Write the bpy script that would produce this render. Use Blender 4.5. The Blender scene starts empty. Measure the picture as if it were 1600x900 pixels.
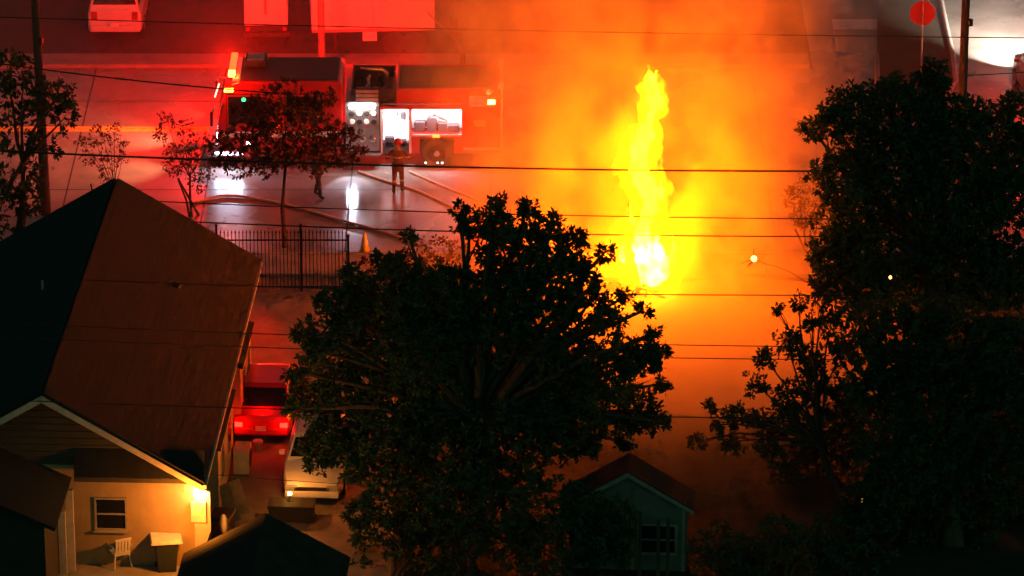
import bpy, bmesh, math, random
import numpy as np
from mathutils import Vector, Matrix

R = math.radians
random.seed(7)
rng = np.random.default_rng(11)
scene = bpy.context.scene
C = scene.collection

# ------------------------------------------------------------------ camera, world, moon, exposure
DEP, DIST, FOC = R(22), 150.0, 7500.0
CAM = Vector((0, -DIST * math.cos(DEP), DIST * math.sin(DEP)))
cd = bpy.data.cameras.new('camera')
cd.sensor_width = 36
cd.lens = 36 * FOC / 1600
cd.clip_start = 1
cd.clip_end = 1500
cam = bpy.data.objects.new('camera', cd)
cam.location = CAM
cam.rotation_euler = (R(90) - DEP, 0, 0)
C.objects.link(cam)
scene.camera = cam

SUN_EL, SUN_ROT = R(24), R(150)
world = bpy.data.worlds.new('World')
scene.world = world
world.use_nodes = True
wn, wl = world.node_tree.nodes, world.node_tree.links
wn.clear()
sky = wn.new('ShaderNodeTexSky')
sky.sky_type = 'NISHITA'
sky.sun_disc = False
sky.sun_elevation = SUN_EL
sky.sun_rotation = SUN_ROT
tint = wn.new('ShaderNodeMix')
tint.data_type = 'RGBA'
tint.blend_type = 'MULTIPLY'
tint.inputs[0].default_value = 1
tint.inputs[7].default_value = (0.30, 1.0, 0.62, 1)      # greenish night sky over the city
bg = wn.new('ShaderNodeBackground')
bg.inputs['Strength'].default_value = 0.0165
wo = wn.new('ShaderNodeOutputWorld')
wl.new(sky.outputs[0], tint.inputs[6])
wl.new(tint.outputs[2], bg.inputs[0])
wl.new(bg.outputs[0], wo.inputs[0])

sd = bpy.data.lights.new('moon', 'SUN')
sd.energy = 0.035
sd.angle = R(8)
sd.color = (0.55, 1.0, 0.9)
so = bpy.data.objects.new('moon', sd)
so.rotation_euler = (R(50), 0, R(-28))
C.objects.link(so)

scene.view_settings.view_transform = 'Standard'
scene.view_settings.look = 'None'
scene.view_settings.exposure = 0
scene.view_settings.gamma = 1
scene.view_settings.use_curve_mapping = False
scene.render.engine = 'CYCLES'
cy = scene.cycles
cy.use_denoising = True
cy.denoiser = 'OPENIMAGEDENOISE'
cy.max_bounces = 3
cy.use_adaptive_sampling = True
cy.adaptive_threshold = 0.08
cy.adaptive_min_samples = 12
cy.diffuse_bounces = 1
cy.glossy_bounces = 3
cy.transmission_bounces = 3
cy.transparent_max_bounces = 8
cy.volume_bounces = 1
cy.volume_max_steps = 256
cy.sample_clamp_indirect = 6
cy.sample_clamp_direct = 0
cy.use_light_tree = True
cy.caustics_reflective = False
cy.caustics_refractive = False


HAZE = 0.0032          # density of the thin smoke over the street
FLAME = 360.0          # radiance of the flame


# ------------------------------------------------------------------ places: a point of the ground, or of an upright plane
def _ray(px, py):
    a, b = (px - 800) / FOC, (450 - py) / FOC
    return Vector((a, math.cos(DEP) + b * math.sin(DEP), -math.sin(DEP) + b * math.cos(DEP)))


def G(px, py, z=0.0):
    d = _ray(px, py)
    return CAM + d * ((z - CAM.z) / d.z)


def V(px, py, y):
    d = _ray(px, py)
    return CAM + d * ((y - CAM.y) / d.y)


def ppm(y):
    """pixels of the photograph per metre at depth y"""
    return FOC / (DIST + y * math.cos(DEP))


# ------------------------------------------------------------------ materials
MATS = {}


def nmat(name):
    m = bpy.data.materials.new(name)
    m.use_nodes = True
    m.node_tree.nodes.clear()
    return m, m.node_tree.nodes, m.node_tree.links


def mat(name, col, rough=0.7, var=0.25, scale=3.0, metal=0.0, bump=0.0, bscale=None, spec=0.5, rvar=0.0, coat=0.0, stretch=None):
    """Principled surface with noise-driven colour variation, roughness variation and relief"""
    if name in MATS:
        return MATS[name]
    m, n, l = nmat(name)
    b = n.new('ShaderNodeBsdfPrincipled')
    o = n.new('ShaderNodeOutputMaterial')
    l.new(b.outputs[0], o.inputs[0])
    tc = n.new('ShaderNodeTexCoord')
    src = tc.outputs['Object']
    if stretch:
        mp = n.new('ShaderNodeMapping')
        mp.inputs['Scale'].default_value = stretch
        l.new(src, mp.inputs[0])
        src = mp.outputs[0]
    nz = n.new('ShaderNodeTexNoise')
    nz.inputs['Scale'].default_value = scale
    nz.inputs['Detail'].default_value = 6
    nz.inputs['Roughness'].default_value = 0.62
    l.new(src, nz.inputs['Vector'])
    rp = n.new('ShaderNodeValToRGB')
    rp.color_ramp.elements[0].position = 0.3
    rp.color_ramp.elements[1].position = 0.72
    rp.color_ramp.elements[0].color = tuple(c * (1 - var) for c in col) + (1,)
    rp.color_ramp.elements[1].color = tuple(min(1, c * (1 + var)) for c in col) + (1,)
    l.new(nz.outputs[0], rp.inputs[0])
    l.new(rp.outputs[0], b.inputs['Base Color'])
    b.inputs['Metallic'].default_value = metal
    b.inputs['Specular IOR Level'].default_value = spec
    b.inputs['Coat Weight'].default_value = coat
    if rvar:
        mr = n.new('ShaderNodeMapRange')
        mr.inputs[1].default_value = 0.35
        mr.inputs[2].default_value = 0.65
        mr.inputs[3].default_value = max(0.03, rough - rvar)
        mr.inputs[4].default_value = min(1, rough + rvar)
        n2 = n.new('ShaderNodeTexNoise')
        n2.inputs['Scale'].default_value = scale * 0.35
        n2.inputs['Detail'].default_value = 4
        l.new(src, n2.inputs['Vector'])
        l.new(n2.outputs[0], mr.inputs[0])
        l.new(mr.outputs[0], b.inputs['Roughness'])
    else:
        b.inputs['Roughness'].default_value = rough
    if bump:
        n3 = n.new('ShaderNodeTexNoise')
        n3.inputs['Scale'].default_value = bscale or scale * 6
        n3.inputs['Detail'].default_value = 5
        l.new(src, n3.inputs['Vector'])
        bp = n.new('ShaderNodeBump')
        bp.inputs['Strength'].default_value = bump
        bp.inputs['Distance'].default_value = 0.03
        l.new(n3.outputs[0], bp.inputs['Height'])
        l.new(bp.outputs[0], b.inputs['Normal'])
    MATS[name] = m
    return m


def emit(name, col, strength):
    if name in MATS:
        return MATS[name]
    m, n, l = nmat(name)
    e = n.new('ShaderNodeEmission')
    e.inputs[0].default_value = (*col, 1)
    e.inputs[1].default_value = strength
    o = n.new('ShaderNodeOutputMaterial')
    l.new(e.outputs[0], o.inputs[0])
    MATS[name] = m
    return m


def leafmat(name, col, trans=0.25):
    m, n, l = nmat(name)
    tc = n.new('ShaderNodeTexCoord')
    nz = n.new('ShaderNodeTexNoise')
    nz.inputs['Scale'].default_value = 1.3
    nz.inputs['Detail'].default_value = 3
    l.new(tc.outputs['Object'], nz.inputs['Vector'])
    gi = n.new('ShaderNodeNewGeometry')
    ad = n.new('ShaderNodeMath')
    ad.operation = 'ADD'
    l.new(nz.outputs[0], ad.inputs[0])
    mu = n.new('ShaderNodeMath')
    mu.operation = 'MULTIPLY'
    mu.inputs[1].default_value = 0.5
    l.new(gi.outputs['Random Per Island'], mu.inputs[0])
    l.new(mu.outputs[0], ad.inputs[1])
    rp = n.new('ShaderNodeValToRGB')
    rp.color_ramp.elements[0].position = 0.4
    rp.color_ramp.elements[1].position = 1.0
    rp.color_ramp.elements[0].color = tuple(c * 0.6 for c in col) + (1,)
    rp.color_ramp.elements[1].color = tuple(c * 1.5 for c in col) + (1,)
    l.new(ad.outputs[0], rp.inputs[0])
    b = n.new('ShaderNodeBsdfPrincipled')
    b.inputs['Roughness'].default_value = 0.75
    b.inputs['Specular IOR Level'].default_value = 0.12
    l.new(rp.outputs[0], b.inputs['Base Color'])
    t = n.new('ShaderNodeBsdfTranslucent')
    l.new(rp.outputs[0], t.inputs[0])
    mx = n.new('ShaderNodeMixShader')
    mx.inputs[0].default_value = trans
    l.new(b.outputs[0], mx.inputs[1])
    l.new(t.outputs[0], mx.inputs[2])
    o = n.new('ShaderNodeOutputMaterial')
    l.new(mx.outputs[0], o.inputs[0])
    MATS[name] = m
    return m


def glassmat(name='car_glass'):
    if name in MATS:
        return MATS[name]
    return mat(name, (0.012, 0.014, 0.016), rough=0.06, var=0.2, scale=2, spec=0.6)


# ------------------------------------------------------------------ mesh builder
class MB:
    def __init__(self):
        self.v, self.f = [], []

    def add(self, vs, fs):
        k = len(self.v)
        self.v += [tuple(p) for p in vs]
        self.f += [tuple(i + k for i in q) for q in fs]
        return self

    def box(self, c, s, rz=0.0, rx=0.0, ry=0.0, taper=1.0):
        M = Matrix.Rotation(rz, 3, 'Z') @ Matrix.Rotation(ry, 3, 'Y') @ Matrix.Rotation(rx, 3, 'X')
        vs = []
        for dz in (-.5, .5):
            t = taper if dz > 0 else 1
            for dx, dy in ((-.5, -.5), (.5, -.5), (.5, .5), (-.5, .5)):
                vs.append(Vector(c) + M @ Vector((dx * s[0] * t, dy * s[1] * t, dz * s[2])))
        return self.add(vs, [(3, 2, 1, 0), (4, 5, 6, 7), (0, 1, 5, 4), (1, 2, 6, 5), (2, 3, 7, 6), (3, 0, 4, 7)])

    def span(self, x0, x1, y0, y1, z0, z1):
        return self.box(((x0 + x1) / 2, (y0 + y1) / 2, (z0 + z1) / 2), (x1 - x0, y1 - y0, z1 - z0))

    def tube(self, pts, rad, n=6, cap=True):
        pts = [Vector(p) for p in pts]
        if not isinstance(rad, (list, tuple)):
            rad = [rad] * len(pts)
        rings = []
        for i, p in enumerate(pts):
            d = (pts[min(i + 1, len(pts) - 1)] - pts[max(i - 1, 0)])
            if d.length < 1e-9:
                d = Vector((0, 0, 1))
            d.normalize()
            a = d.cross(Vector((0, 0, 1)))
            if a.length < 0.05:
                a = d.cross(Vector((0, 1, 0)))
            a.normalize()
            b = d.cross(a)
            rings.append([p + (a * math.cos(6.28318 * k / n) + b * math.sin(6.28318 * k / n)) * rad[i] for k in range(n)])
        vs = [q for r in rings for q in r]
        fs = []
        for i in range(len(pts) - 1):
            for k in range(n):
                fs.append((i * n + k, i * n + (k + 1) % n, (i + 1) * n + (k + 1) % n, (i + 1) * n + k))
        if cap:
            fs.append(tuple(range(n - 1, -1, -1)))
            fs.append(tuple((len(pts) - 1) * n + k for k in range(n)))
        return self.add(vs, fs)

    def lathe(self, c, prof, n=16, axis='Z'):
        vs, fs = [], []
        for r, z in prof:
            for k in range(n):
                a = 6.28318 * k / n
                p = (r * math.cos(a), r * math.sin(a), z)
                if axis == 'Y':
                    p = (p[0], p[2], p[1])
                if axis == 'X':
                    p = (p[2], p[0], p[1])
                vs.append(Vector(c) + Vector(p))
        for i in range(len(prof) - 1):
            for k in range(n):
                fs.append((i * n + k, i * n + (k + 1) % n, (i + 1) * n + (k + 1) % n, (i + 1) * n + k))
        fs.append(tuple(range(n - 1, -1, -1)))
        fs.append(tuple((len(prof) - 1) * n + k for k in range(n)))
        return self.add(vs, fs)

    def ell(self, c, r, n=10, m=7):
        prof = [(max(1e-4, math.sin(math.pi * i / m)), -math.cos(math.pi * i / m)) for i in range(m + 1)]
        vs, fs = [], []
        for q, z in prof:
            for k in range(n):
                a = 6.28318 * k / n
                vs.append((c[0] + r[0] * q * math.cos(a), c[1] + r[1] * q * math.sin(a), c[2] + r[2] * z))
        for i in range(m):
            for k in range(n):
                fs.append((i * n + k, i * n + (k + 1) % n, (i + 1) * n + (k + 1) % n, (i + 1) * n + k))
        return self.add(vs, fs)

    def loft(self, rings):
        n = len(rings[0])
        vs = [p for r in rings for p in r]
        fs = []
        for i in range(len(rings) - 1):
            for k in range(n):
                fs.append((i * n + k, i * n + (k + 1) % n, (i + 1) * n + (k + 1) % n, (i + 1) * n + k))
        fs.append(tuple(range(n - 1, -1, -1)))
        fs.append(tuple((len(rings) - 1) * n + k for k in range(n)))
        return self.add(vs, fs)

    def slab(self, quad, t):
        """a plate of thickness t below the four (or more) corner points"""
        q = [Vector(p) for p in quad]
        nn = (q[1] - q[0]).cross(q[2] - q[0]).normalized() * t
        k = len(q)
        vs = q + [p - nn for p in q]
        fs = [tuple(range(k)), tuple(range(2 * k - 1, k - 1, -1))]
        for i in range(k):
            j = (i + 1) % k
            fs.append((i, k + i, k + j, j))
        return self.add(vs, fs)

    def build(self, name, m, parent=None, smooth=False, bevel=0.0):
        me = bpy.data.meshes.new(name)
        me.from_pydata(self.v, [], self.f)
        bm = bmesh.new()
        bm.from_mesh(me)
        bmesh.ops.recalc_face_normals(bm, faces=bm.faces)
        if bevel:
            es = [e for e in bm.edges if len(e.link_faces) == 2 and e.calc_face_angle(0) > 0.6]
            bmesh.ops.bevel(bm, geom=es, offset=bevel, segments=2, profile=0.6, affect='EDGES', clamp_overlap=True)
        bm.to_mesh(me)
        bm.free()
        if smooth:
            me.shade_smooth()
        me.materials.append(m)
        o = bpy.data.objects.new(name, me)
        C.objects.link(o)
        if parent is not None:
            o.parent = parent
        return o


def thing(name, label, cat, loc=(0, 0, 0), rz=0.0, group=None):
    o = bpy.data.objects.new(name, None)
    o.empty_display_size = 0.3
    o.location = loc
    o.rotation_euler = (0, 0, rz)
    C.objects.link(o)
    return tag(o, label, cat, group)


def tag(o, label, cat, group=None):
    o['label'] = label
    o['category'] = cat
    if group:
        o['group'] = group
    return o


def struct(o, label=None):
    o['kind'] = 'structure'
    if label:
        o['label'] = label
    return o


def lamp(name, kind, loc, col, power, parent=None, size=0.1, rot=None, spot=None, size_y=None, blend=0.5):
    d = bpy.data.lights.new(name, kind)
    d.color = col
    d.energy = power
    if kind == 'AREA':
        d.shape = 'RECTANGLE'
        d.size = size
        d.size_y = size_y or size
    else:
        d.shadow_soft_size = size
    if kind == 'SPOT':
        d.spot_size = spot or R(90)
        d.spot_blend = blend
    o = bpy.data.objects.new(name, d)
    o.location = loc
    if rot is not None:
        if isinstance(rot, Vector):
            o.rotation_euler = rot.to_track_quat('-Z', 'Y').to_euler()
        else:
            o.rotation_euler = rot
    C.objects.link(o)
    if parent is not None:
        o.parent = parent
    return o


def join_noise_mesh(o, amp, scale, seed=0):
    """small uneven relief along the normals, so that big plain faces are not ruler-flat"""
    from mathutils import noise
    me = o.data
    for v in me.vertices:
        p = v.co * scale + Vector((seed, seed * 2, 0))
        v.co += v.normal * amp * noise.noise(p)


# ------------------------------------------------------------------ shared materials
M_asphalt = mat('asphalt', (0.034, 0.032, 0.031), 0.75, 0.3, 1.2, bump=0.4, bscale=20)
M_concrete = mat('wet_concrete', (0.23, 0.205, 0.18), 0.27, 0.35, 0.55, bump=0.2, bscale=14, rvar=0.2)
M_pave = mat('pavement_concrete', (0.24, 0.22, 0.2), 0.7, 0.25, 1.4, bump=0.3, bscale=18)
M_dirt = mat('dirt', (0.05, 0.042, 0.03), 0.95, 0.45, 0.9, bump=0.8, bscale=6)
M_grassy = mat('grass_ground', (0.032, 0.032, 0.016), 0.95, 0.5, 1.6, bump=0.9, bscale=9)
M_drive = mat('driveway_concrete', (0.2, 0.17, 0.145), 0.75, 0.35, 0.8, bump=0.4, bscale=10)
M_black = mat('black_rubber', (0.012, 0.012, 0.012), 0.75, 0.3, 8)
M_darkmetal = mat('dark_metal', (0.03, 0.03, 0.032), 0.5, 0.3, 5, metal=0.4)
M_chrome = mat('bright_metal', (0.55, 0.55, 0.56), 0.25, 0.15, 4, metal=1.0)
M_alu = mat('aluminium', (0.42, 0.42, 0.43), 0.38, 0.2, 6, metal=0.9)
M_red = mat('engine_red_paint', (0.42, 0.012, 0.012), 0.28, 0.12, 3, coat=0.5)
M_white = mat('white_paint', (0.72, 0.72, 0.7), 0.35, 0.08, 3, coat=0.3)
M_whitebox = mat('white_box_panel', (0.75, 0.74, 0.72), 0.5, 0.1, 1.2)
M_bark = mat('bark', (0.075, 0.05, 0.035), 0.95, 0.4, 5, bump=1.0, bscale=16, stretch=(1, 1, 0.25))
M_polewood = mat('pole_wood', (0.07, 0.05, 0.036), 0.9, 0.35, 4, bump=0.6, stretch=(1, 1, 0.1))
M_wire = mat('wire_black', (0.01, 0.01, 0.01), 0.7, 0.2, 4)
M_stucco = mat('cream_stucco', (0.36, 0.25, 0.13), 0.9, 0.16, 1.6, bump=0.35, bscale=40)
M_siding = mat('grey_siding', (0.22, 0.20, 0.17), 0.8, 0.2, 2, bump=0.3)
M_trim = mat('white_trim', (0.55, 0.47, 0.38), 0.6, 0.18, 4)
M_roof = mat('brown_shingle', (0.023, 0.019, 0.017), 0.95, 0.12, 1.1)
M_roofshade = mat('shade_dark_shingle', (0.016, 0.015, 0.014), 0.95, 0.3, 2.2, bump=0.3, bscale=26)  # darker shingle copy; on the house its tone stands for shade
M_glass = glassmat()
M_iron = mat('black_iron', (0.02, 0.016, 0.014), 0.55, 0.4, 6, metal=0.3)
M_leaf = leafmat('leaf_dark', (0.045, 0.078, 0.040), 0.12)
M_leaf2 = leafmat('leaf_olive', (0.048, 0.075, 0.038), 0.15)
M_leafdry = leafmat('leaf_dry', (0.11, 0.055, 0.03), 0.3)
M_yellow = mat('yellow_road_paint', (0.85, 0.52, 0.03), 0.6, 0.3, 6)
M_linewhite = mat('white_road_paint', (0.7, 0.68, 0.64), 0.6, 0.3, 6)

# ------------------------------------------------------------------ ground, road, pavements
KERB_N, KERB_F = 2.75, 20.7          # near and far kerb of the road


def sheet(name, x0, x1, y0, y1, z, m, cell=2.0, relief=0.0):
    nx, ny = max(1, int((x1 - x0) / cell)), max(1, int((y1 - y0) / cell))
    from mathutils import noise
    b = MB()
    for j in range(ny + 1):
        for i in range(nx + 1):
            x, y = x0 + (x1 - x0) * i / nx, y0 + (y1 - y0) * j / ny
            b.v.append((x, y, z + relief * noise.noise(Vector((x * .3, y * .3, 5)))))
    for j in range(ny):
        for i in range(nx):
            k = j * (nx + 1) + i
            b.f.append((k, k + 1, k + nx + 2, k + nx + 1))
    return b.build(name, m, smooth=True)


gnd = MB().add([(-400, -400, -0.02), (400, -400, -0.02), (400, 700, -0.02), (-400, 700, -0.02)], [(0, 1, 2, 3)]).build('ground', M_dirt)
struct(gnd)
road = struct(sheet('road', -70, 70, KERB_N, KERB_F, 0.0, M_concrete, 2))
side = struct(sheet('side_street', 10.6, 70, KERB_F, 70, -0.004, M_concrete, 4))
lot = struct(sheet('parking_lot', -70, 10.55, KERB_F + 1.2, 70, 0.10, M_asphalt, 4))
far_pave = struct(MB().span(-70, 10.5, KERB_F, KERB_F + 1.2, -0.3, 0.13).build('far_kerb', M_pave, bevel=0.02))
near_kerb = struct(MB().span(-70, 70, KERB_N - 0.18, KERB_N, -0.3, 0.13).build('near_kerb', M_pave, bevel=0.02))
pv = MB()
for i in range(46):                   # pavement slabs with open joints
    x = -34 + i * 1.5
    pv.span(x + 0.01, x + 1.49, 0.9, KERB_N - 0.2, -0.2, 0.11 + random.uniform(-.006, .006))
pav = struct(pv.build('pavement', M_pave))
pav['kind'] = 'structure'
drv = struct(sheet('driveway', -8.6, -3.3, -26, 0.85, 0.012, M_drive, 1.2, 0.006))
verge = struct(sheet('yard', -40, 40, -60, 0.85, -0.006, M_grassy, 2.5, 0.004))

ang = [i / 28 * 6.28318 for i in range(28)]
pt = [(6.6 + 6.2 * math.cos(t) + .5 * math.sin(3 * t), -4.6 + 5.3 * math.sin(t) + .4 * math.cos(5 * t), .008) for t in ang]
struct(MB().add(pt, [tuple(range(28))]).build('added_pale_ground', mat('added_pale_earth', (.27, .21, .15), .95, .35, .9, bump=.6, bscale=7)))  # pale ground added to bounce firelight and brighten the low smoke

# verge at the street corner with a curved kerb
cpts = [G(1466, -40), G(1469, 0), G(1478, 45), G(1488, 90), G(1493, 130), G(1475, 160), G(1440, 172), G(1395, 168), G(1372, 140), G(1370, 90), G(1371, 40), G(1372, -40)]
vb = MB().add([(p.x, p.y, 0.12) for p in cpts] + [(p.x, p.y, -0.1) for p in cpts],
              [tuple(range(12))] + [(i, (i + 1) % 12, 12 + (i + 1) % 12, 12 + i) for i in range(12)])
cv = struct(vb.build('corner_verge', M_grassy))
kb = MB()
kb.tube([(p.x, p.y, 0.07) for p in cpts[:10]], 0.11, 6)
struct(kb.build('corner_kerb', M_pave, smooth=True))
# road markings
mk = MB()
for dy in (0.0, 0.22):
    mk.add([(-40, 14.2 + dy*1.2, 0.004), (-3, 14.2 + dy*1.2, 0.004), (-3, 14.42 + dy*1.2, 0.004), (-40, 14.42 + dy*1.2, 0.004)], [(0, 1, 2, 3)])
struct(mk.build('centre_line_marking', M_yellow))
a, b_ = G(1303, 46), G(1367, 30)
mk = MB().add([(a.x, a.y, 0.0), (b_.x + .3, a.y, 0.0), (b_.x + .3, b_.y, 0.0), (a.x, b_.y, 0.0)], [(0, 1, 2, 3)])
struct(mk.build('limit_line_marking', M_linewhite))
jt = MB()
for i in range(12):                   # tarred joints between the concrete bays
    x = -33 + i * 4.6 + random.uniform(-.1, .1)
    jt.add([(x, KERB_N + .1, .003), (x + .05, KERB_N + .1, .003), (x + .05 + random.uniform(-.05, .05), KERB_F - .1, .003), (x, KERB_F - .1, .003)], [(0, 1, 2, 3)])
for y in (8.6, 17.2):
    jt.add([(-40, y, .0035), (40, y, .0035), (40, y + .06, .0035), (-40, y + .06, .0035)], [(0, 1, 2, 3)])
struct(jt.build('road_joint_marking', M_asphalt))


# ------------------------------------------------------------------ foliage
def leaf_mesh(name, clumps, size, m, parent, leaves_per=16, dens=1.0, aspect=0.56, droop=0.3, shell=0.55, spread=1.15):
    """clumps: (centre, (rx, ry, rz), sprays). A spray is a small tuft of leaves about one twig end."""
    P, A, B = [], [], []
    for c, r, n in clumps:
        n = max(2, int(n * dens))
        d = rng.normal(size=(n, 3))
        d /= np.linalg.norm(d, axis=1)[:, None]
        rad = rng.uniform(shell, 1.02, size=(n, 1)) ** 0.8
        rad *= 1 + 0.09 * rng.normal(size=(n, 1))
        tw = np.array(c) + d * rad * np.array(r)
        k = leaves_per
        base = np.repeat(tw, k, axis=0)
        dd = np.repeat(d, k, axis=0)
        ax = rng.normal(size=(n * k, 3)) + dd * 0.9          # a rosette of leaves about each twig end
        ax[:, 2] -= droop
        ax /= np.linalg.norm(ax, axis=1)[:, None]
        pos = base + ax * size * spread * rng.uniform(0.25, 1.0, size=(n * k, 1)) + rng.normal(size=(n * k, 3)) * size * 0.18
        ax /= np.linalg.norm(ax, axis=1)[:, None]
        up = rng.normal(size=(n * k, 3))
        sd_ = np.cross(ax, up)
        sd_ /= (np.linalg.norm(sd_, axis=1)[:, None] + 1e-9)
        s = size * rng.uniform(0.65, 1.25, size=(n * k, 1))
        P.append(pos)
        A.append(ax * s)
        B.append(sd_ * s * aspect)
    P, A, B = np.vstack(P), np.vstack(A), np.vstack(B)
    N = np.cross(A, B)
    N /= (np.linalg.norm(N, axis=1)[:, None] + 1e-9)
    ln = np.linalg.norm(A, axis=1)[:, None]
    v = np.stack([P - A * 0.5, P + B * 0.5 + N * ln * 0.10, P + A * 0.55, P - B * 0.5 + N * ln * 0.10], axis=1)
    nl = len(P)
    co = v.reshape(-1, 3).astype(np.float32)
    me = bpy.data.meshes.new(name)
    me.vertices.add(nl * 4)
    me.vertices.foreach_set('co', co.ravel())
    me.loops.add(nl * 6)
    base = np.arange(nl)[:, None] * 4
    idx = (base + np.array([0, 1, 2, 0, 2, 3])).ravel().astype(np.int32)
    me.loops.foreach_set('vertex_index', idx)
    me.polygons.add(nl * 2)
    me.polygons.foreach_set('loop_start', (np.arange(nl * 2) * 3).astype(np.int32))
    me.update()
    me.validate()
    me.materials.append(m)
    o = bpy.data.objects.new(name, me)
    C.objects.link(o)
    o.parent = parent
    return o


def px_clumps(spec, Y, jit=1.0, flat=0.9, dens=1.0):
    """spec rows (x, y, radius) of the photograph; each becomes a clump of true size at depth Y +- jit"""
    out = []
    for row in spec:
        px, py, r = row[:3]
        y = row[3] if len(row) > 3 else Y + random.uniform(-jit, jit)
        c = V(px, py, y)
        rr = r / ppm(y)
        out.append((tuple(c), (rr, rr * 1.0, rr * flat), 5 + 62 * dens * rr * rr))
    return out


def limb(mb, a, b, r0, r1, bow=0.12, n=6, seg=5):
    a, b = Vector(a), Vector(b)
    L = (b - a).length
    off = Vector((random.uniform(-1, 1), random.uniform(-1, 1), random.uniform(0.2, 1))) * L * bow
    pts = []
    for i in range(seg + 1):
        t = i / seg
        w = Vector((random.uniform(-1, 1), random.uniform(-1, 1), random.uniform(-1, 1))) * L * 0.018
        pts.append(a.lerp(b, t) + off * 4 * t * (1 - t) * 0.5 + (w if 0 < i < seg else Vector()))
    mb.tube(pts, [r0 + (r1 - r0) * i / seg for i in range(seg + 1)], n)
    return pts


def tree(name, label, base, clumps, size, lm, trunk_r=0.2, fork=0.45, dens=1.0, twigs=3, group=None, cat='tree', leaves_per=17,
         aspect=0.56, shell=0.55, bark=None, stems=1, spread=1.15):
    base = Vector((base[0], base[1], base[2] if len(base) > 2 else 0.0))
    t = thing(name, label, cat, base, group=group)
    loc = [((c[0] - base.x, c[1] - base.y, c[2] - base.z), r, n) for c, r, n in clumps]
    cx = sum(c[0][0] for c in loc) / len(loc)
    cyy = sum(c[0][1] for c in loc) / len(loc)
    top = max(c[0][2] for c in loc)
    mb = MB()
    f = None
    for s in range(stems):
        fx = Vector((cx * 0.45 + (random.uniform(-.5, .5) if stems > 1 else 0), cyy * 0.45 + (random.uniform(-.4, .4) if stems > 1 else 0), top * fork))
        st = Vector((random.uniform(-.15, .15), random.uniform(-.15, .15), -0.1)) * (stems > 1) + Vector((0, 0, -0.05))
        mb.tube([st, st + Vector((0, 0, 0.15)), st.lerp(fx, .5) + Vector((random.uniform(-.1, .1), random.uniform(-.1, .1), 0)), fx],
                [trunk_r * 1.35, trunk_r, trunk_r * 0.8, trunk_r * 0.62], 8)
        f = fx if f is None or random.random() < .5 else f
    for c, r, n in loc:
        pts = limb(mb, f, c, trunk_r * 0.4, trunk_r * 0.1, n=5)
        for k in range(twigs):
            d = Vector((random.gauss(0, 1), random.gauss(0, 1), random.gauss(0.2, 1))).normalized()
            e = Vector(c) + Vector((d.x * r[0], d.y * r[1], d.z * r[2])) * 0.95
            limb(mb, pts[-2 if k % 2 else -1], e, trunk_r * 0.11, 0.006, n=3, seg=3)
    mb.build('trunk', bark or M_bark, t, smooth=True)
    leaf_mesh('crown', loc, size, lm, t, dens=dens, leaves_per=leaves_per, aspect=aspect, shell=shell, spread=spread)
    return t



# ------------------------------------------------------------------ the house with the hip-lit roof, its wing and its wall lamp
HX, HY, HR = -12.58, -20.3, R(-2.6)
house = thing('house', 'bungalow with broad brown shingle roof, white gable trim and lamp-lit cream back wall', 'house', (HX, HY, 0), HR)
HW, HE, HLEN, ZE, ZR = 3.95, 4.27, 15.4, 2.75, 5.3
sl = (ZR - ZE) / HE
zw = ZR - sl * HW - 0.12
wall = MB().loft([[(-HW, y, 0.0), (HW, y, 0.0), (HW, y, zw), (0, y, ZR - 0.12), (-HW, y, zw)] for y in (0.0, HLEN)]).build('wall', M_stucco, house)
gab = MB()                                                     # siding boards on the near gable
for i in range(11):
    z = 3.05 + i * 0.2
    hw = min(HW, (ZR - 0.2 - z) / sl)
    if hw > 0.15:
        gab.slab([(-hw, -0.012, z), (hw, -0.012, z), (hw - 0.1, -0.03, z + 0.19), (-hw + 0.1, -0.03, z + 0.19)], 0.012)
gab.build('gable_siding', mat('brown_siding', (.045, .038, .033), .85, .2, 2, bump=.3), house)
y0, y1 = -0.55, HLEN + 0.4
for s in (-1, 1):
    rs = MB()
    n = 24
    for i in range(n):                                         # shingle courses, each lapping the one below
        t0, t1 = i / n, (i + 1) / n
        xa, xb = s * HE * (1 - t0), s * HE * (1 - t1)
        za, zb = ZE + (ZR - ZE) * t0, ZE + (ZR - ZE) * t1
        rs.slab([(xa, y0, za + 0.009), (xa, y1, za + 0.009), (xb, y1, zb), (xb, y0, zb)] if s < 0 else
                [(xa, y1, za + 0.009), (xa, y0, za + 0.009), (xb, y0, zb), (xb, y1, zb)], 0.10)
    slope = rs.build('roof_slope', M_roof if s > 0 else M_roofshade, house)  # left slope takes the darker copy: shade put into its colour
    if s > 0:
        for vx, vy, h in ((2.35, 10.6, 0.22), (2.45, 8.4, 0.06)):
            z = ZR - sl * vx
            MB().lathe((vx, vy, z - 0.05), [(0.09, 0), (0.09, h), (0.14, h), (0.14, h + 0.06), (0.02, h + 0.1)], 10).build('roof_vent', M_darkmetal, slope)
    else:
        vx, vy = -1.25, 8.6
        z = ZR - sl * 1.25
        MB().lathe((vx, vy, z - 0.05), [(0.04, 0), (0.04, 0.42), (0.02, 0.44)], 8).build('vent_pipe', M_trim, slope)
MB().loft([[(-0.16, y, ZR - 0.07), (0, y, ZR + 0.03), (0.16, y, ZR - 0.07), (0, y, ZR - 0.03)] for y in (y0 - .01, y1 + .01)]).build('ridge_cap', M_roof, house)
for s in (-1, 1):
    MB().slab([(0, y0 - 0.03, ZR + 0.02), (s * HE, y0 - 0.03, ZE + 0.02), (s * HE, y0 - 0.03, ZE - 0.16), (0, y0 - 0.03, ZR - 0.18)], 0.03).build('barge_board', M_trim, house)
MB().span(HE - 0.01, HE + 0.09, y0, y1, ZE - 0.09, ZE + 0.01).build('gutter', M_trim, house)
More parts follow.
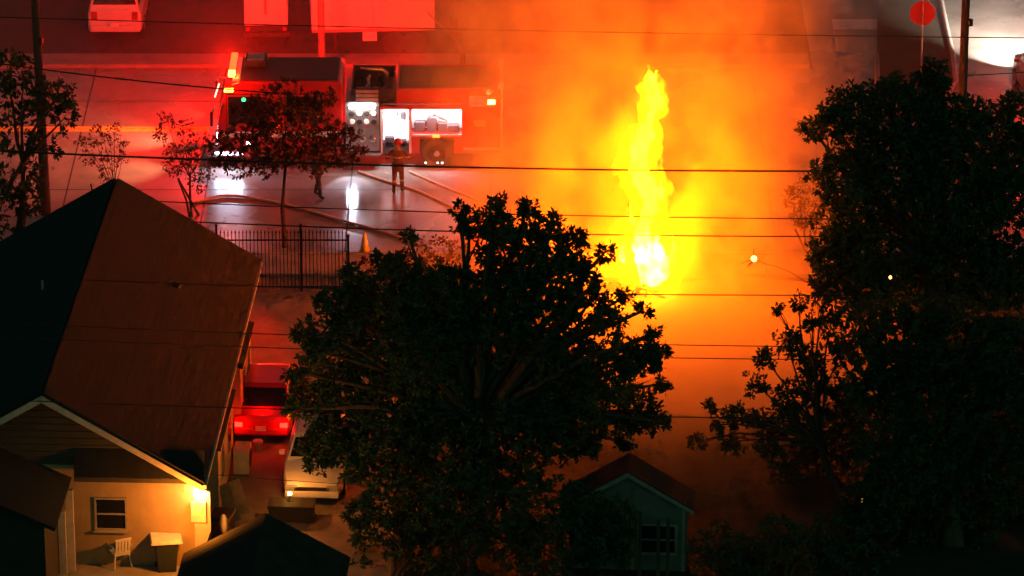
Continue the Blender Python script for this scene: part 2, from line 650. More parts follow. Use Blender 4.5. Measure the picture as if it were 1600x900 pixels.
# pent roof across the gable foot
pent = MB()
pent.slab([(0.75, -0.36, 2.86), (HE + .02, -0.36, 2.86), (HE + .02, -0.03, 3.56), (0.75, -0.03, 3.56)], 0.05)
pent.build('pent_roof', M_roofshade, house)
MB().span(0.75, HE + .02, -0.38, -0.345, 2.72, 2.85).build('pent_fascia', mat('dark_trim', (0.06, .05, .04), .8), house)


def sash_window(parent, cx, cz, w, h, y, face=-1, name='window', lit=None):
    f = MB()
    t = 0.055
    for x0, x1, z0, z1 in ((-w / 2 - t, w / 2 + t, h / 2, h / 2 + t), (-w / 2 - t, w / 2 + t, -h / 2 - t, -h / 2), (-w / 2 - t, -w / 2, -h / 2, h / 2),
                           (w / 2, w / 2 + t, -h / 2, h / 2), (-w / 2, w / 2, -0.02, 0.025)):
        f.span(cx + x0, cx + x1, y + face * 0.05, y - face * 0.02, cz + z0, cz + z1) if face > 0 else f.span(cx + x0, cx + x1, y - 0.05, y + 0.02, cz + z0, cz + z1)
    fr = f.build(name, mat('old_window_frame', (0.3, 0.26, 0.2), .7), parent)
    for z0, z1, d in ((0.025, h / 2, 0.022), (-h / 2, -0.02, 0.012)):
        MB().span(cx - w / 2, cx + w / 2, y - d - .004, y - d, cz + z0, cz + z1).build('pane', lit or M_glass, fr)
    MB().span(cx - w / 2 - .1, cx + w / 2 + .1, y - 0.11, y - 0.0, cz - h / 2 - .11, cz - h / 2 - .06).build('sill', M_stucco, fr)
    return fr


sash_window(house, 1.68, 1.62, 0.78, 0.86, 0.0)
# shallow bays on the drive side
for by, bl, z0, z1, pr in ((8.6, 3.2, 0.5, 2.35, 0.42), (2.9, 4.0, 0.35, 2.3, 0.36)):
    bay = MB().span(HW - .05, HW + pr, by, by + bl, z0, z1).build('bay', M_stucco, house)
    for k in range(2):
        wy = by + bl * (.28 + .44 * k)
        MB().span(HW + pr - .01, HW + pr + .02, wy - .42, wy + .42, z0 + .55, z1 - .3).build('bay_window_frame', M_trim, bay)
        MB().span(HW + pr, HW + pr + .026, wy - .35, wy + .35, z0 + .62, z1 - .37).build('bay_window_pane', M_glass, bay)
    MB().slab([(HW - .05, by - .12, z1 + .22), (HW + pr + .1, by - .12, z1 + .02), (HW + pr + .1, by + bl + .12, z1 + .02), (HW - .05, by + bl + .12, z1 + .22)], .04).build('bay_roof', M_roofshade, bay)
# wing towards the camera
wing = MB().loft([[(-7.0, y, 0), (0.30, y, 0), (0.30, y, 2.6), (-3.3, y, 4.2), (-7.0, y, 2.55)] for y in (-3.0, 0.0)]).build('wing_wall', mat('shade_dark_wall', (.035, .03, .025), .9), house)  # wing wall coloured near black to stand for the shade there
for s in (-1, 1):
    q = [(-3.3, -3.3, 4.45), (-3.3, -0.02, 4.45), (-3.3 + s * 3.95, -0.02, 2.68), (-3.3 + s * 3.95, -3.3, 2.68)]
    MB().slab(q if s < 0 else q[::-1], 0.1).build('wing_roof', M_roofshade, house)
for k, (x, y) in enumerate(((0.42, -0.62), (0.62, -0.42))):
    MB().span(x - .1, x + .1, y - .06, y + .06, 0, 2.5 if k else 1.95).build('porch_post', M_trim, house)
MB().span(-.2, 4.6, -1.5, -0.01, -0.05, 0.09).build('porch_slab', M_pave, house)
# meter box and wall lamp by the corner
MB().loft([[(HW - .02, y, .1), (HW + .06, y, .1), (HW + .44, y, 1.15), (HW + .44, y, 2.3), (HW - .02, y, 2.5)] for y in (.02, .10)]).build('added_lit_panel', M_trim, house)  # added panel shaped like the lamp-lit strip of the side wall
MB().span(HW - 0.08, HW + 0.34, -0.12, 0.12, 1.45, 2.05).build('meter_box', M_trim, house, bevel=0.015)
MB().tube([(HW + .1, 0.0, 2.05), (HW + .1, 0.0, 2.6)], 0.03, 8).build('conduit', M_trim, house)
wlamp = MB().tube([(HW + .02, -.1, 2.5), (HW + .12, -.14, 2.52), (HW + .14, -.2, 2.46)], 0.025, 6).build('wall_lamp', M_trim, house)
MB().ell((HW + .16, -.24, 2.36), (.12, .12, .14)).build('bulb', emit('warm_bulb', (1, .66, .25), 90), wlamp, smooth=True)
lamp('wall_lamp_light', 'POINT', (HW + .15, -1.25, 2.2), (1.0, .27, .018), 430, house, 0.08)

# ------------------------------------------------------------------ yard things by the house
# dark bin, its lid coloured pale to look lit from above
p = G(262, 884)
bn = thing('rubbish_bin', 'dark rubbish bin with lid coloured pale as if lit standing against the lamp-lit back wall corner', 'bin', (p.x, p.y - .35, 0.0), R(8))
M_bin = mat('bin_green', (0.02, 0.03, 0.025), .6, .2, 4)
MB().loft([[(-w, -d, z), (w, -d, z), (w, d, z), (-w, d, z)] for w, d, z in ((.24, .26, .09), (.31, .34, .95))]).build('body', M_bin, bn, bevel=.02)
lid = MB().loft([[(-.44, -.38, .96), (.44, -.38, .96), (.44, .40, .99), (-.44, .40, .99)], [(-.40, -.34, 1.03), (.40, -.34, 1.03), (.41, .38, 1.09), (-.41, .38, 1.09)]]).build('lid', mat('lit_lid_plastic', (.55, .45, .36), .5), bn, bevel=.02)
for s in (-1, 1):
    w = MB().lathe((s * .27, .26, .10), [(.03, -.03), (.10, -.03), (.10, .03), (.03, .03)], 12, 'X').build('wheel', M_black, bn)
# white plastic garden chair
p = G(188, 884)
ch = thing('garden_chair', 'white plastic garden chair on the back porch below the small window', 'chair', (p.x, p.y - .15, 0.09), R(205))
M_plast = mat('white_plastic', (.6, .56, .5), .45, .12, 5)
MB().loft([[(-.24, -.25, z), (.24, -.25, z), (.22, .24, z - .02), (-.22, .24, z - .02)] for z in (.41, .45)]).build('seat', M_plast, ch, bevel=.012)
bk = MB()
for k in range(5):
    bk.box((-.18 + .09 * k, .29, .68), (.06, .025, .44), rx=R(-14))
bk.box((0, .345, .90), (.46, .03, .07), rx=R(-14)).box((0, .245, .47), (.46, .03, .06), rx=R(-14))
bk.build('backrest', M_plast, ch)
for sx in (-1, 1):
    for sy in (-1, 1):
        MB().tube([(sx * .2, sy * .2, .43), (sx * .25, sy * .26, 0)], .022, 6).build('leg', M_plast, ch)
    MB().tube([(sx * .25, -.2, .43), (sx * .27, -.18, .64), (sx * .26, .27, .66)], .022, 6).build('armrest', M_plast, ch)
p = G(217, 880)
tag(MB().ell((p.x, p.y, .18), (.1, .1, .09)).build('ball', M_plast, smooth=True), 'small white ball on the porch floor beside the garden chair', 'ball')


def local(o, x, y, z=0):
    return Matrix.Rotation(o.rotation_euler.z, 4, 'Z') @ Vector((x, y, z)) + Vector(o.location)


# clutter along the drive-side wall
p = local(house, HW + .62, 1.35)
wb = thing('wheelie_bin', 'dark wheeled bin with white bag over its lid beside the lit meter box', 'bin', p, R(-10))
MB().loft([[(-w, -d, z), (w, -d, z), (w, d, z), (-w, d, z)] for w, d, z in ((.22, .24, .08), (.29, .33, .98))]).build('body', mat('bin_black', (.025, .022, .02), .55), wb, bevel=.02)
MB().loft([[(-.31, -.35, .985), (.31, -.35, .985), (.31, .37, .985), (-.31, .37, .985)], [(-.29, -.33, 1.06), (.29, -.33, 1.06), (.29, .35, 1.09), (-.29, .35, 1.09)]]).build('lid', MATS['bin_black'], wb, bevel=.015)
MB().ell((.1, -.3, .9), (.12, .09, .3), 9, 6).build('bag', M_plast, wb, smooth=True)
for s in (-1, 1):
    MB().lathe((s * .25, .24, .10), [(.03, -.03), (.10, -.03), (.10, .03), (.03, .03)], 12, 'X').build('wheel', M_black, wb)
for k, (dx, dy, h, lab) in enumerate(((.75, 3.2, 1.15, 'weathered board leaning on the drive-side wall just past the wheeled bin'),
                                      (.95, 3.7, 1.05, 'weathered board leaning outermost beside the driveway, second from the wheeled bin'))):
    q = local(house, HW + dx, dy)
    bd = MB().box((0, 0, h / 2), (.34, .04, h), rx=R(-10)).build('leaning_board', mat('grey_wood', (.2, .15, .1), .85, .3, 5), bevel=.006)
    bd.location = q
    bd.rotation_euler = (0, R(-14), R(20))
    tag(bd, lab, 'board')
q = local(house, HW + .62, 6.6)
ac = thing('cooling_unit', 'pale boxy cooling unit on the ground by the drive-side wall', 'air conditioner', q, HR)
MB().span(-.2, .25, -.4, .4, 0.05, .75).build('case', M_trim, ac, bevel=.02)
MB().lathe((.26, 0, .42), [(.26, -.005), (.28, .01), (.2, .015), (.05, .012)], 16, 'X').build('fan_grille', M_darkmetal, ac)
q = local(house, HW + .95, 8.0)
bu = thing('bucket', 'small white bucket on the driveway next to the cooling unit', 'bucket', q)
MB().lathe((0, 0, 0.012), [(.11, 0), (.15, .3), (.16, .31), (.14, .3), (.1, .02)], 14).build('body', M_plast, bu, smooth=True)
MB().tube([(-.15, 0, .29), (-.11, .1, .42), (0, .14, .47), (.11, .1, .42), (.15, 0, .29)], .008, 5).build('handle', M_darkmetal, bu)

# dark storage chest in front of the white car
q = G(456, 812)
M_chest = mat('chest_black', (.014, .013, .012), .8, .3, 4)
wk = thing('storage_chest', 'low black storage chest standing before the white car bumper', 'chest', (q.x, q.y, 0), R(-3))
MB().span(-.62, .62, -.3, .3, .06, .46).build('body', M_chest, wk, bevel=.015)
MB().span(-.65, .65, -.33, .33, .465, .54).build('lid', M_chest, wk, bevel=.02)
for sx in (-1, 1):
    MB().span(sx * .5 - .06, sx * .5 + .06, -.25, .25, 0, .058).build('foot', M_chest, wk)
    MB().span(sx * .35 - .04, sx * .35 + .04, -.345, -.302, .4, .5).build('latch', M_darkmetal, wk)
wl_ = thing('work_lamp', 'small glowing amber work lamp on the black chest at the white car bumper', 'lamp', (q.x - .05, q.y + .12, .54))
MB().lathe((0, 0, 0), [(.09, 0), (.09, .02), (.02, .03), (.018, .16)], 10).build('stand', M_darkmetal, wl_)
MB().lathe((0, .0, .16), [(.03, 0), (.06, .02), (.065, .07), (.04, .09)], 10).build('bulb', emit('amber_bulb', (1, .5, .08), 30), wl_, smooth=True)
lamp('work_lamp_light', 'POINT', (0, .2, .75), (1, .28, .03), 60, wl_, .06)


# corrugated shed roof in the foreground
r0 = G(415, 803, 2.6)
sh = thing('corrugated_shed', 'low shed with ribbed metal gable roof at the bottom edge beside the driveway', 'shed', (r0.x, r0.y, 0), R(-3))
M_corr = mat('ribbed_metal', (.055, .038, .03), .8, .3, 2, metal=.3)
for s in (-1, 1):
    cr = MB()
    n = 56
    row = []
    for i in range(n + 1):
        y = -6.5 + 6.5 * i / n
        zz = .03 * math.cos(i * math.pi / 1.0)
        row.append((y, zz))
    vs = []
    for t in (0, 1):
        vs += [(s * 2.25 * t, y, 2.6 - 1.25 * t + zz) for y, zz in row]
    k = n + 1
    vs += [(x, y, z - .02) for x, y, z in vs]
    fs = []
    for i in range(n):
        fs.append((i, i + 1, k + i + 1, k + i))
        fs.append((2 * k + i, 3 * k + i, 3 * k + i + 1, 2 * k + i + 1))
    cr.add(vs, fs).build('roof_sheet', M_corr, sh)
MB().loft([[(-1.95, y, 0), (1.95, y, 0), (1.95, y, 1.42), (0, y, 2.5), (-1.95, y, 1.42)] for y in (-6.2, -.25)]).build('wall', mat('shed_boards', (.06, .05, .045), .9), sh)

# ------------------------------------------------------------------ small gabled outbuilding
q = G(1000, 890)
ob = thing('outbuilding', 'small pale gabled outbuilding with one dark window at the bottom of the picture', 'outbuilding', (q.x - .35, q.y, 0), R(-4))
M_shedwall = mat('weathered_boards', (.13, .125, .115), .85, .3, 3, bump=.3)
M_shedtrim = mat('weathered_trim', (.25, .235, .21), .8, .25, 4)
OW, OZ, OR_ = 1.6, 1.98, 2.95
os_ = (OR_ - OZ) / OW
MB().loft([[(-OW, y, 0), (OW, y, 0), (OW, y, OZ), (0, y, OR_), (-OW, y, OZ)] for y in (0, .95)]).build('wall', M_shedwall, ob)
for i in range(17):
    z = .06 + i * .17
    hw = OW if z < OZ - .2 else (OR_ - z - .22) / os_
    if hw > .1:
        MB().slab([(-hw, -.012, z), (hw, -.012, z), (hw, -.006, z + .165), (-hw, -.006, z + .165)], .02).build('plank', M_shedwall, ob)
for s in (-1, 1):
    q4 = [(0, -.18, OR_ + .06), (0, 1.08, OR_ + .06), (s * (OW + .2), 1.08, OZ - .06), (s * (OW + .2), -.18, OZ - .06)]
    MB().slab(q4 if s < 0 else q4[::-1], .06).build('roof_slope', M_roofshade, ob)
    MB().slab([(0, -.2, OR_ + .03), (s * (OW + .2), -.2, OZ - .09), (s * (OW + .2), -.2, OZ - .2), (0, -.2, OR_ - .1)], .02).build('barge_board', M_shedtrim, ob)
for x in (-.02, .14, OW - .08):
    MB().span(x - .045, x + .045, -.06, -.025, .02, OZ + .1 if x > 1 else 1.9).build('corner_board', M_shedtrim, ob)
wf = MB()
for x0, x1, z0, z1 in ((.26, 1.36, 1.36, 1.43), (.26, 1.36, .5, .57), (.26, .33, .57, 1.36), (1.29, 1.36, .57, 1.36), (.33, 1.29, .93, .97)):
    wf.span(x0, x1, -.075, -.03, z0, z1)
wfo = wf.build('window', M_shedtrim, ob)
for z0, z1 in ((.57, .93), (.97, 1.36)):
    MB().span(.33, 1.29, -.05, -.045, z0, z1).build('pane', M_glass, wfo)
tagged = [(.36, 1.95), (.86, 1.75), (1.12, 1.8)]
for x, h in tagged:
    pst = MB().span(-.05, .05, -.05, .05, 0, h).build('garden_stake', M_bark, bevel=.01)
    w = local(ob, x, -.55)
    pst.location = w
    tag(pst, {.36: 'tallest dark stake standing before the outbuilding window, nearest the corner board', .86: 'short dark stake standing in front of the middle of the outbuilding window',
              1.12: 'dark stake in front of the outbuilding window, farthest from the corner board'}[x], 'stake', 'garden stakes by the outbuilding')

# ------------------------------------------------------------------ iron picket fence
fy = -0.27
fx0, fx1 = -10.6, -5.09
fe = thing('iron_fence', 'black iron picket fence between the driveway and the street', 'fence', (fx0, fy, 0))
pk = None
npk = 48
for i in range(npk):
    x = 0.06 + (fx1 - fx0 - .12) * i / (npk - 1)
    if pk is None:
        b = MB().span(-.011, .011, -.011, .011, .08, 1.93)
        b.lathe((0, 0, 1.93), [(.012, 0), (.026, .03), (.016, .07), (.001, .13)], 5)
        pk = b.build('picket', M_iron, fe)
        pk.location = (x, 0, 0)
    else:
        o = pk.copy()
        C.objects.link(o)
        o.parent = fe
        o.location = (x, 0, 0)
for z in (.16, 1.72):
    MB().span(0, fx1 - fx0, -.022, -.013 + .008, z - .022, z + .022).build('rail', M_iron, fe)
for x in (0.0, 1.42, 4.04, fx1 - fx0):
    h = 2.2 if 0 < x < 5 else 1.85
    MB().span(x - .035, x + .035, -.04, .04, -.1, h).box((x, 0, h + .02), (.09, .09, .05)).build('post', M_iron, fe)

# ------------------------------------------------------------------ traffic cone
q = G(570, 396)
co = thing('traffic_cone', 'yellow traffic cone standing at the kerb just past the fence end', 'cone', (q.x, q.y, 0.0))
M_cone = mat('yellow_cone', (.8, .68, .04), .5, .12, 6)
MB().lathe((0, 0, .035), [(.17, 0), (.04, .66), (.03, .68), (.02, .66)], 16).build('body', M_cone, co, smooth=True)
MB().span(-.2, .2, -.2, .2, 0.002, .035).build('base', M_black, co, bevel=.01)
MB().lathe((0, 0, .035), [(.119, .28), (.093, .42)], 16).build('reflective_band', M_linewhite, co)


# ------------------------------------------------------------------ fire engine, nose towards the left of the picture
FX, FY = G(330, 262).x, 10.6
fe_ = thing('fire_engine', 'red fire engine with lit side compartments and flashing roof lights parked across the wet road', 'fire engine', (FX, FY, 0))
W = 2.5
M_led = emit('led_white', (.85, .92, 1.0), 9)
M_ledblue = emit('led_bluewhite', (.72, .8, 1.0), 14)
M_er = emit('beacon_red', (1.0, .02, .004), 14)
M_ea = emit('beacon_amber', (1.0, .42, .03), 16)
M_eg = emit('marker_green', (.03, 1.0, .16), 5)
M_er2 = emit('marker_red', (1.0, .1, .01), 14)
M_treadplate = mat('tread_plate', (.3, .3, .31), .4, .2, 12, metal=.7, bump=.5, bscale=60)
M_tarp = mat('hose_bed_tarp', (.07, .07, .075), .75, .25, 3, bump=.4)
M_hose = mat('hose_canvas', (.62, .56, .45), .8, .2, 8)
M_inside = mat('compartment_white', (.8, .8, .8), .4, .05, 4)

MB().span(.35, 9.7, .35, W - .35, .45, .8).build('chassis', M_darkmetal, fe_)
# cab: side profile extruded, windows set proud
cabp = [(.25, .42), (.25, 1.35), (.42, 2.35), (.72, 2.95), (1.0, 3.04), (4.3, 3.08), (4.42, 2.98), (4.42, .42)]
cab = MB().loft([[(x, y, z) for x, z in cabp] for y in (0.0, W)]).build('cab', M_red, fe_, bevel=.05)
MB().span(1.0, 4.25, .12, W - .12, 3.06, 3.10).build('cab_roof_panel', mat('roof_dark_red', (.06, .012, .02), .5, .2, 2), cab, bevel=.01)
MB().span(.78, 1.02, .15, W - .15, 3.02, 3.12).build('roof_fairing', M_white, cab, bevel=.02)
acu = MB().span(1.12, 1.85, 1.3, 2.15, 3.10, 3.34).build('roof_unit', M_darkmetal, cab, bevel=.03)
MB().span(1.2, 1.77, 1.38, 2.07, 3.335, 3.36).build('roof_unit_lid', M_alu, acu, bevel=.01)
MB().slab([(.238, .18, 1.5), (.238, W - .18, 1.5), (.41, W - .22, 2.3), (.41, .22, 2.3)][::-1], .02).build('windscreen', M_glass, cab)
for yy in (-.006, W + .006):
    for x0, x1 in ((.62, 1.75), (2.55, 3.75)):
        MB().span(x0, x1, yy - .006, yy + .006, 1.62, 2.55).build('cab_window', M_glass, cab)
    for x0, x1 in ((.55, 1.82), (2.48, 3.82)):
        d = MB()
        for a, b2, c2, d2 in ((x0, x1, .72, .74), (x0, x1, 2.62, 2.64), (x0, x0 + .02, .74, 2.62), (x1 - .02, x1, .74, 2.62)):
            d.span(a, b2, yy - .004, yy + .004, c2, d2)
        dd = d.build('cab_door', M_darkmetal, cab)
        MB().span(x0 + .08, x0 + .28, yy - .02, yy + .02, 1.45, 1.52).build('door_handle', M_chrome, dd)
    st = MB().span(.4, 4.4, yy - .003, yy + .003, 1.12, 1.32)
    st.build('white_stripe', M_white, cab)
MB().span(-.15, .3, -.02, W + .02, .42, .86).build('front_bumper', M_chrome, fe_, bevel=.04)
gr = MB()
for k in range(6):
    gr.span(.215, .25, .55, W - .55, .92 + .09 * k, .97 + .09 * k)
gr.build('grille', M_chrome, fe_)
for y in (.28, W - .28):
    MB().lathe((.235, y, 1.08), [(.12, -.03), (.12, 0), (.05, .01)], 14, 'X').build('headlight', emit('headlight_glow', (.9, .95, 1), 10), fe_)
for y, s in ((0, -1), (W, 1)):
    mr = MB().tube([(.5, y, 2.3), (.15, y + s * .25, 2.25), (.1, y + s * .3, 2.0)], .025, 6).build('mirror_arm', M_chrome, cab)
    MB().box((.08, y + s * .32, 1.9), (.08, .22, .5)).build('mirror', M_darkmetal, mr, bevel=.02)
# roof light bar and beacons
lb = MB().span(.62, .86, .25, W - .25, 3.12, 3.16).build('light_bar', M_darkmetal, fe_)
for k in range(5):
    y = .36 + k * .445
    MB().span(.63, .85, y - .17, y + .17, 3.16, 3.3).build('light_dome', M_ea if k == 0 else M_er, lb, bevel=.03)
MB().span(.5, .8, -.05, -.012, 2.72, 2.85).build('side_beacon', M_ea, fe_, bevel=.01)
MB().ell((1.14, -.04, 2.45), (.07, .05, .07)).build('green_marker_light', M_eg, fe_, smooth=True)
MB().box((.26, .05, 2.75), (.05, .06, .5), ry=R(18)).build('corner_light', emit('beacon_pinkred', (1, .25, .16), 7), fe_, bevel=.01)
MB().span(2.2, 2.42, -.03, -.008, 1.46, 1.54).build('red_marker_light', M_er, fe_)
MB().span(.12, 1.08, -.05, -.022, .50, .60).build('step_light', M_ledblue, fe_, bevel=.01)
MB().span(1.2, 1.32, -.04, -.022, .86, .96).build('side_lamp', M_led, fe_)
# pump panel
pp = MB().span(4.5, 5.62, .04, W - .04, .62, 2.35).build('pump_panel', M_alu, fe_)
for i in range(4):
    for k in range(2):
        MB().lathe((4.72 + .24 * i, .035, 1.95 - .3 * k), [(.09, .004), (.09, -.03), (.07, -.035)], 14, 'Y').build('gauge', M_white if (i + k) % 2 else M_darkmetal, pp)
for i in range(3):
    MB().lathe((4.75 + .32 * i, .03, 1.1), [(.11, .01), (.11, -.16), (.05, -.18)], 12, 'Y').build('hose_outlet', M_chrome, pp)
MB().span(4.48, 5.64, -.14, .05, .5, .56).build('running_board', M_treadplate, fe_)
MB().span(4.62, 5.5, -.06, -.01, 2.14, 2.2).build('panel_light', M_led, pp)
for z in (2.38, 2.52, 2.66):
    MB().span(4.85, 5.6, .02, .35, z, z + .11).build('equipment_box', mat('tan_case', (.35, .27, .2), .6), fe_, bevel=.01)
# crosslay bay: side walls, folded hoses, deck monitor
ct = MB().span(4.7, 6.15, .06, .12, 2.36, 2.8).span(4.7, 6.15, W - .12, W - .06, 2.36, 2.8).span(4.7, 4.76, .12, W - .12, 2.36, 2.8).span(6.09, 6.15, .12, W - .12, 2.36, 2.8).span(4.76, 6.09, .12, W - .12, 2.36, 2.4)
ctray = ct.build('hose_tray', M_darkmetal, fe_)
for k in range(4):
    pts = []
    for i in range(9):
        pts.append((4.95 + .28 * k + .03 * math.sin(i * 1.7), .25 + i * .25, 2.5 + .07 * math.sin(i * 2.2 + k)))
    MB().tube(pts, .055, 6).build('folded_hose', M_hose if k % 2 else M_black, ctray)
mon = MB().tube([(5.85, 1.2, 2.4), (5.85, 1.2, 2.95), (5.7, 1.15, 3.1), (5.3, 1.05, 3.15), (5.0, .95, 3.22)], [.09, .08, .07, .06, .045], 8).build('water_monitor', M_alu, fe_, smooth=True)
# hose body
BZ = 2.82
bd = MB()
bd.span(5.66, 9.6, 0.62, W - .62, .62, 2.2)                                     # core
bd.span(5.66, 9.6, W - .62, W, .62, 2.2)                                        # far lockers
bd.span(5.66, 9.6, 0.0, .62, 2.1, 2.2)                                          # shelf above the near lockers
bd.span(5.66, 5.72, 0, .62, .55, 2.1).span(6.60, 6.68, 0, .62, .55, 2.1).span(8.36, 8.44, 0, .62, .55, 2.1).span(9.54, 9.6, 0, .62, .55, 2.1)
bd.span(6.68, 8.36, 0, .62, 1.08, 1.22)                                         # above the wheel arch
bd.span(8.44, 9.54, .02, .62, .55, 2.1)                                         # closed rear locker
bd.span(6.68, 6.95, 0, .62, .55, 1.08).span(8.1, 8.36, 0, .62, .55, 1.08)
body = bd.build('body', M_red, fe_)
hb = MB().span(6.2, 9.6, .02, .1, 2.2, BZ).span(6.2, 9.6, W - .1, W - .02, 2.2, BZ).span(6.2, 6.28, .1, W - .1, 2.2, BZ).build('hose_bed', M_red, fe_)
tp = sheet('hose_bed_cover', 6.28, 9.5, .1, W - .1, BZ - .06, M_tarp, .16, .05)
tp.parent = hb
MB().span(9.62, 9.72, .1, W - .1, .6, 2.75).build('rear_panel', M_white, fe_, bevel=.02)
for z in (.9, 1.25, 1.6, 1.95, 2.3):
    MB().span(9.72, 9.78, .9, 1.6, z, z + .03).build('ladder_rung', M_chrome, fe_)
for y in (.88, 1.6):
    MB().tube([(9.76, y, .7), (9.76, y, 2.9)], .02, 6).build('ladder_rail', M_chrome, fe_)
for y in (.12, W - .12):
    MB().span(9.55, 9.75, y - .08, y + .08, 2.78, 3.0).build('rear_beacon_post', M_white, fe_)
MB().span(8.6, 9.5, -.06, -.012, 2.22, 2.58).build('rear_side_beacon', emit('rear_beacon_red', (1, .004, .001), 40), fe_, bevel=.02)
MB().span(9.22, 9.46, -.075, -.062, 2.30, 2.46).build('rear_beacon_bulb', emit('beacon_hot', (1, .42, .05), 60), fe_)
MB().span(7.38, 7.62, -.04, -.006, 1.12, 1.2).build('side_marker_light', M_er2, fe_)
for x in (7.15, 7.55, 7.7):
    MB().ell((x, -.03, .22), (.03, .02, .03), 8, 5).build('wheel_glint', M_led, fe_, smooth=True)  # glints by the wheel painted as glowing dots, not lamps
# open lockers, lit inside
cpt = MB().span(5.73, 6.59, .56, .615, .6, 2.09).build('locker_back', M_inside, fe_)
for x, z, sx, sz in ((5.95, .62, .3, .35), (6.35, .62, .3, .25), (6.4, 1.62, .14, .2), (6.2, 1.75, .1, .16)):
    MB().span(x - sx / 2, x + sx / 2, .35, .55, z, z + sz).build('stored_tool', M_darkmetal, cpt, bevel=.015)
cp2 = MB().span(6.69, 8.35, .56, .615, 1.24, 2.09).build('locker_back', M_inside, fe_)
for x, z, sx, sz in ((6.95, 1.23, .34, .34), (7.35, 1.23, .3, .5), (7.72, 1.23, .3, .3), (8.08, 1.23, .36, .22)):
    MB().span(x - sx / 2, x + sx / 2, .2, .5, z, z + sz).build('stored_tool', mat('grey_case', (.05, .05, .06), .5), cp2, bevel=.02)
for k in range(3):
    MB().tube([(6.9 + .25 * k, .3, 1.75 + .05 * k), (7.3 + .25 * k, .32, 1.7 - .04 * k), (7.9, .3, 1.55)], .035, 6).build('coiled_hose', M_darkmetal if k else M_hose, cp2)
for x0, x1, par in ((5.76, 6.56, cpt), (6.72, 8.32, cp2)):
    MB().span(x0, x1, .05, .09, 2.05, 2.085).build('strip_light', M_led, par)
MB().tube([(5.7, -.06, 2.32), (9.4, -.06, 2.32)], .018, 6).build('hand_rail', M_chrome, fe_)
for x in (8.5, 8.62, 8.74, 8.86, 8.98, 9.1, 9.22, 9.34, 9.46):
    MB().span(x - .004, x + .004, .004, .02, .58, 2.06).build('shutter_slat', M_alu, fe_)
MB().span(8.4, 9.55, -.012, -.001, .66, .76).build('reflective_stripe', M_linewhite, fe_)
MB().span(8.75, 9.15, -.014, -.001, 1.5, 1.72).build('badge', M_yellow, fe_)
MB().span(6.6, 6.68, -.02, -.002, .55, 2.1).build('locker_frame', M_white, fe_)
MB().span(5.66, 5.72, -.02, -.002, .55, 2.1).build('locker_frame', M_white, fe_)
MB().span(6.69, 8.35, -.02, -.002, 1.15, 1.22).build('locker_sill', M_white, fe_)
lamp('locker_light', 'AREA', (6.16, .04, 2.0), (.92, .96, 1), 85, fe_, .8, Vector((0, .5, -1)), size_y=.05)
lamp('locker_light', 'AREA', (7.52, .10, 2.02), (.92, .96, 1), 90, fe_, 1.5, Vector((0, .5, -1)), size_y=.05)
lamp('panel_lamp', 'AREA', (5.05, -.16, 2.2), (1, .92, .82), 22, fe_, .8, Vector((0, .8, -1)), size_y=.05)
lamp('step_lamp', 'AREA', (.6, -.10, .62), (.7, .76, 1), 40, fe_, .9, Vector((0, -1, -.75)), size_y=.06)
lamp('ground_lamp', 'SPOT', (4.7, -.25, .9), (.72, .78, 1), 260, fe_, .06, Vector((0, -1.3, -.9)), R(62))
# wheels
for x in (1.95, 7.52):
    for y, s in ((.02, -1), (W - .02, 1)):
        t = MB().lathe((x, y - s * .16, .53), [(.3, -.16), (.5, -.16), (.53, -.1), (.53, .1), (.5, .16), (.3, .16)], 22, 'Y').build('wheel', M_black, fe_, smooth=False)
        MB().lathe((x, y - s * .05, .53), [(.31, -.05), (.3, .05), (.12, .04 * s), (.1, .08 * s), (.02, .08 * s)], 16, 'Y').build('rim', M_chrome, t)
for y in (.3, W - .3):
    lamp('headlight_beam', 'SPOT', (-.2, y, 1.1), (1, .50, .24), 1500, fe_, .08, Vector((-1, -.18 if y < 1 else .26, -.10)), R(75), blend=.9)
# red warning light thrown on street and parked boxes: roof bar and rear corner
RED = (1.0, .006, .002)
lamp('roof_bar_light', 'POINT', (.55, -.35, 3.45), (1, .018, .004), 300, fe_, .12)
lamp('roof_bar_light', 'POINT', (.5, W + .7, 2.8), RED, 5000, fe_, .12)
lamp('rear_beacon_light', 'POINT', (9.25, -.45, 2.5), (1, .012, .002), 500, fe_, .08)
lamp('rear_roof_light', 'POINT', (6.6, W + .7, 2.3), RED, 3600, fe_, .12)
lamp('added_drive_red_spot', 'SPOT', (1.3, -.45, 1.7), RED, 16000, fe_, .1, (Vector((-7.1, -11.0, .8)) - Vector((FX + 1.3, FY - .45, 1.7))), R(12))  # added spot that reddens the driveway car; no beacon sits here

# ------------------------------------------------------------------ hoses on the road
def hose(pix, r, label, z=0.0):
    pts = []
    P = [G(x, y, r) for x, y in pix]
    for i in range(len(P) - 1):
        a, b2 = P[max(i - 1, 0)], P[i]
        c2, d2 = P[i + 1], P[min(i + 2, len(P) - 1)]
        for k in range(8):
            t = k / 8
            pts.append(.5 * ((2 * b2) + (c2 - a) * t + (2 * a - 5 * b2 + 4 * c2 - d2) * t * t + (3 * b2 - a - 3 * c2 + d2) * t ** 3))
    pts.append(P[-1])
    pts = [Vector((p_.x, p_.y, r + .004)) for p_ in pts]
    o = MB().tube(pts, r, 8).build('fire_hose', mat('orange_hose', (.75, .36, .26), .6, .2, 5), smooth=True)
    tag(o, label, 'hose', 'fire hoses on the road')
    return o


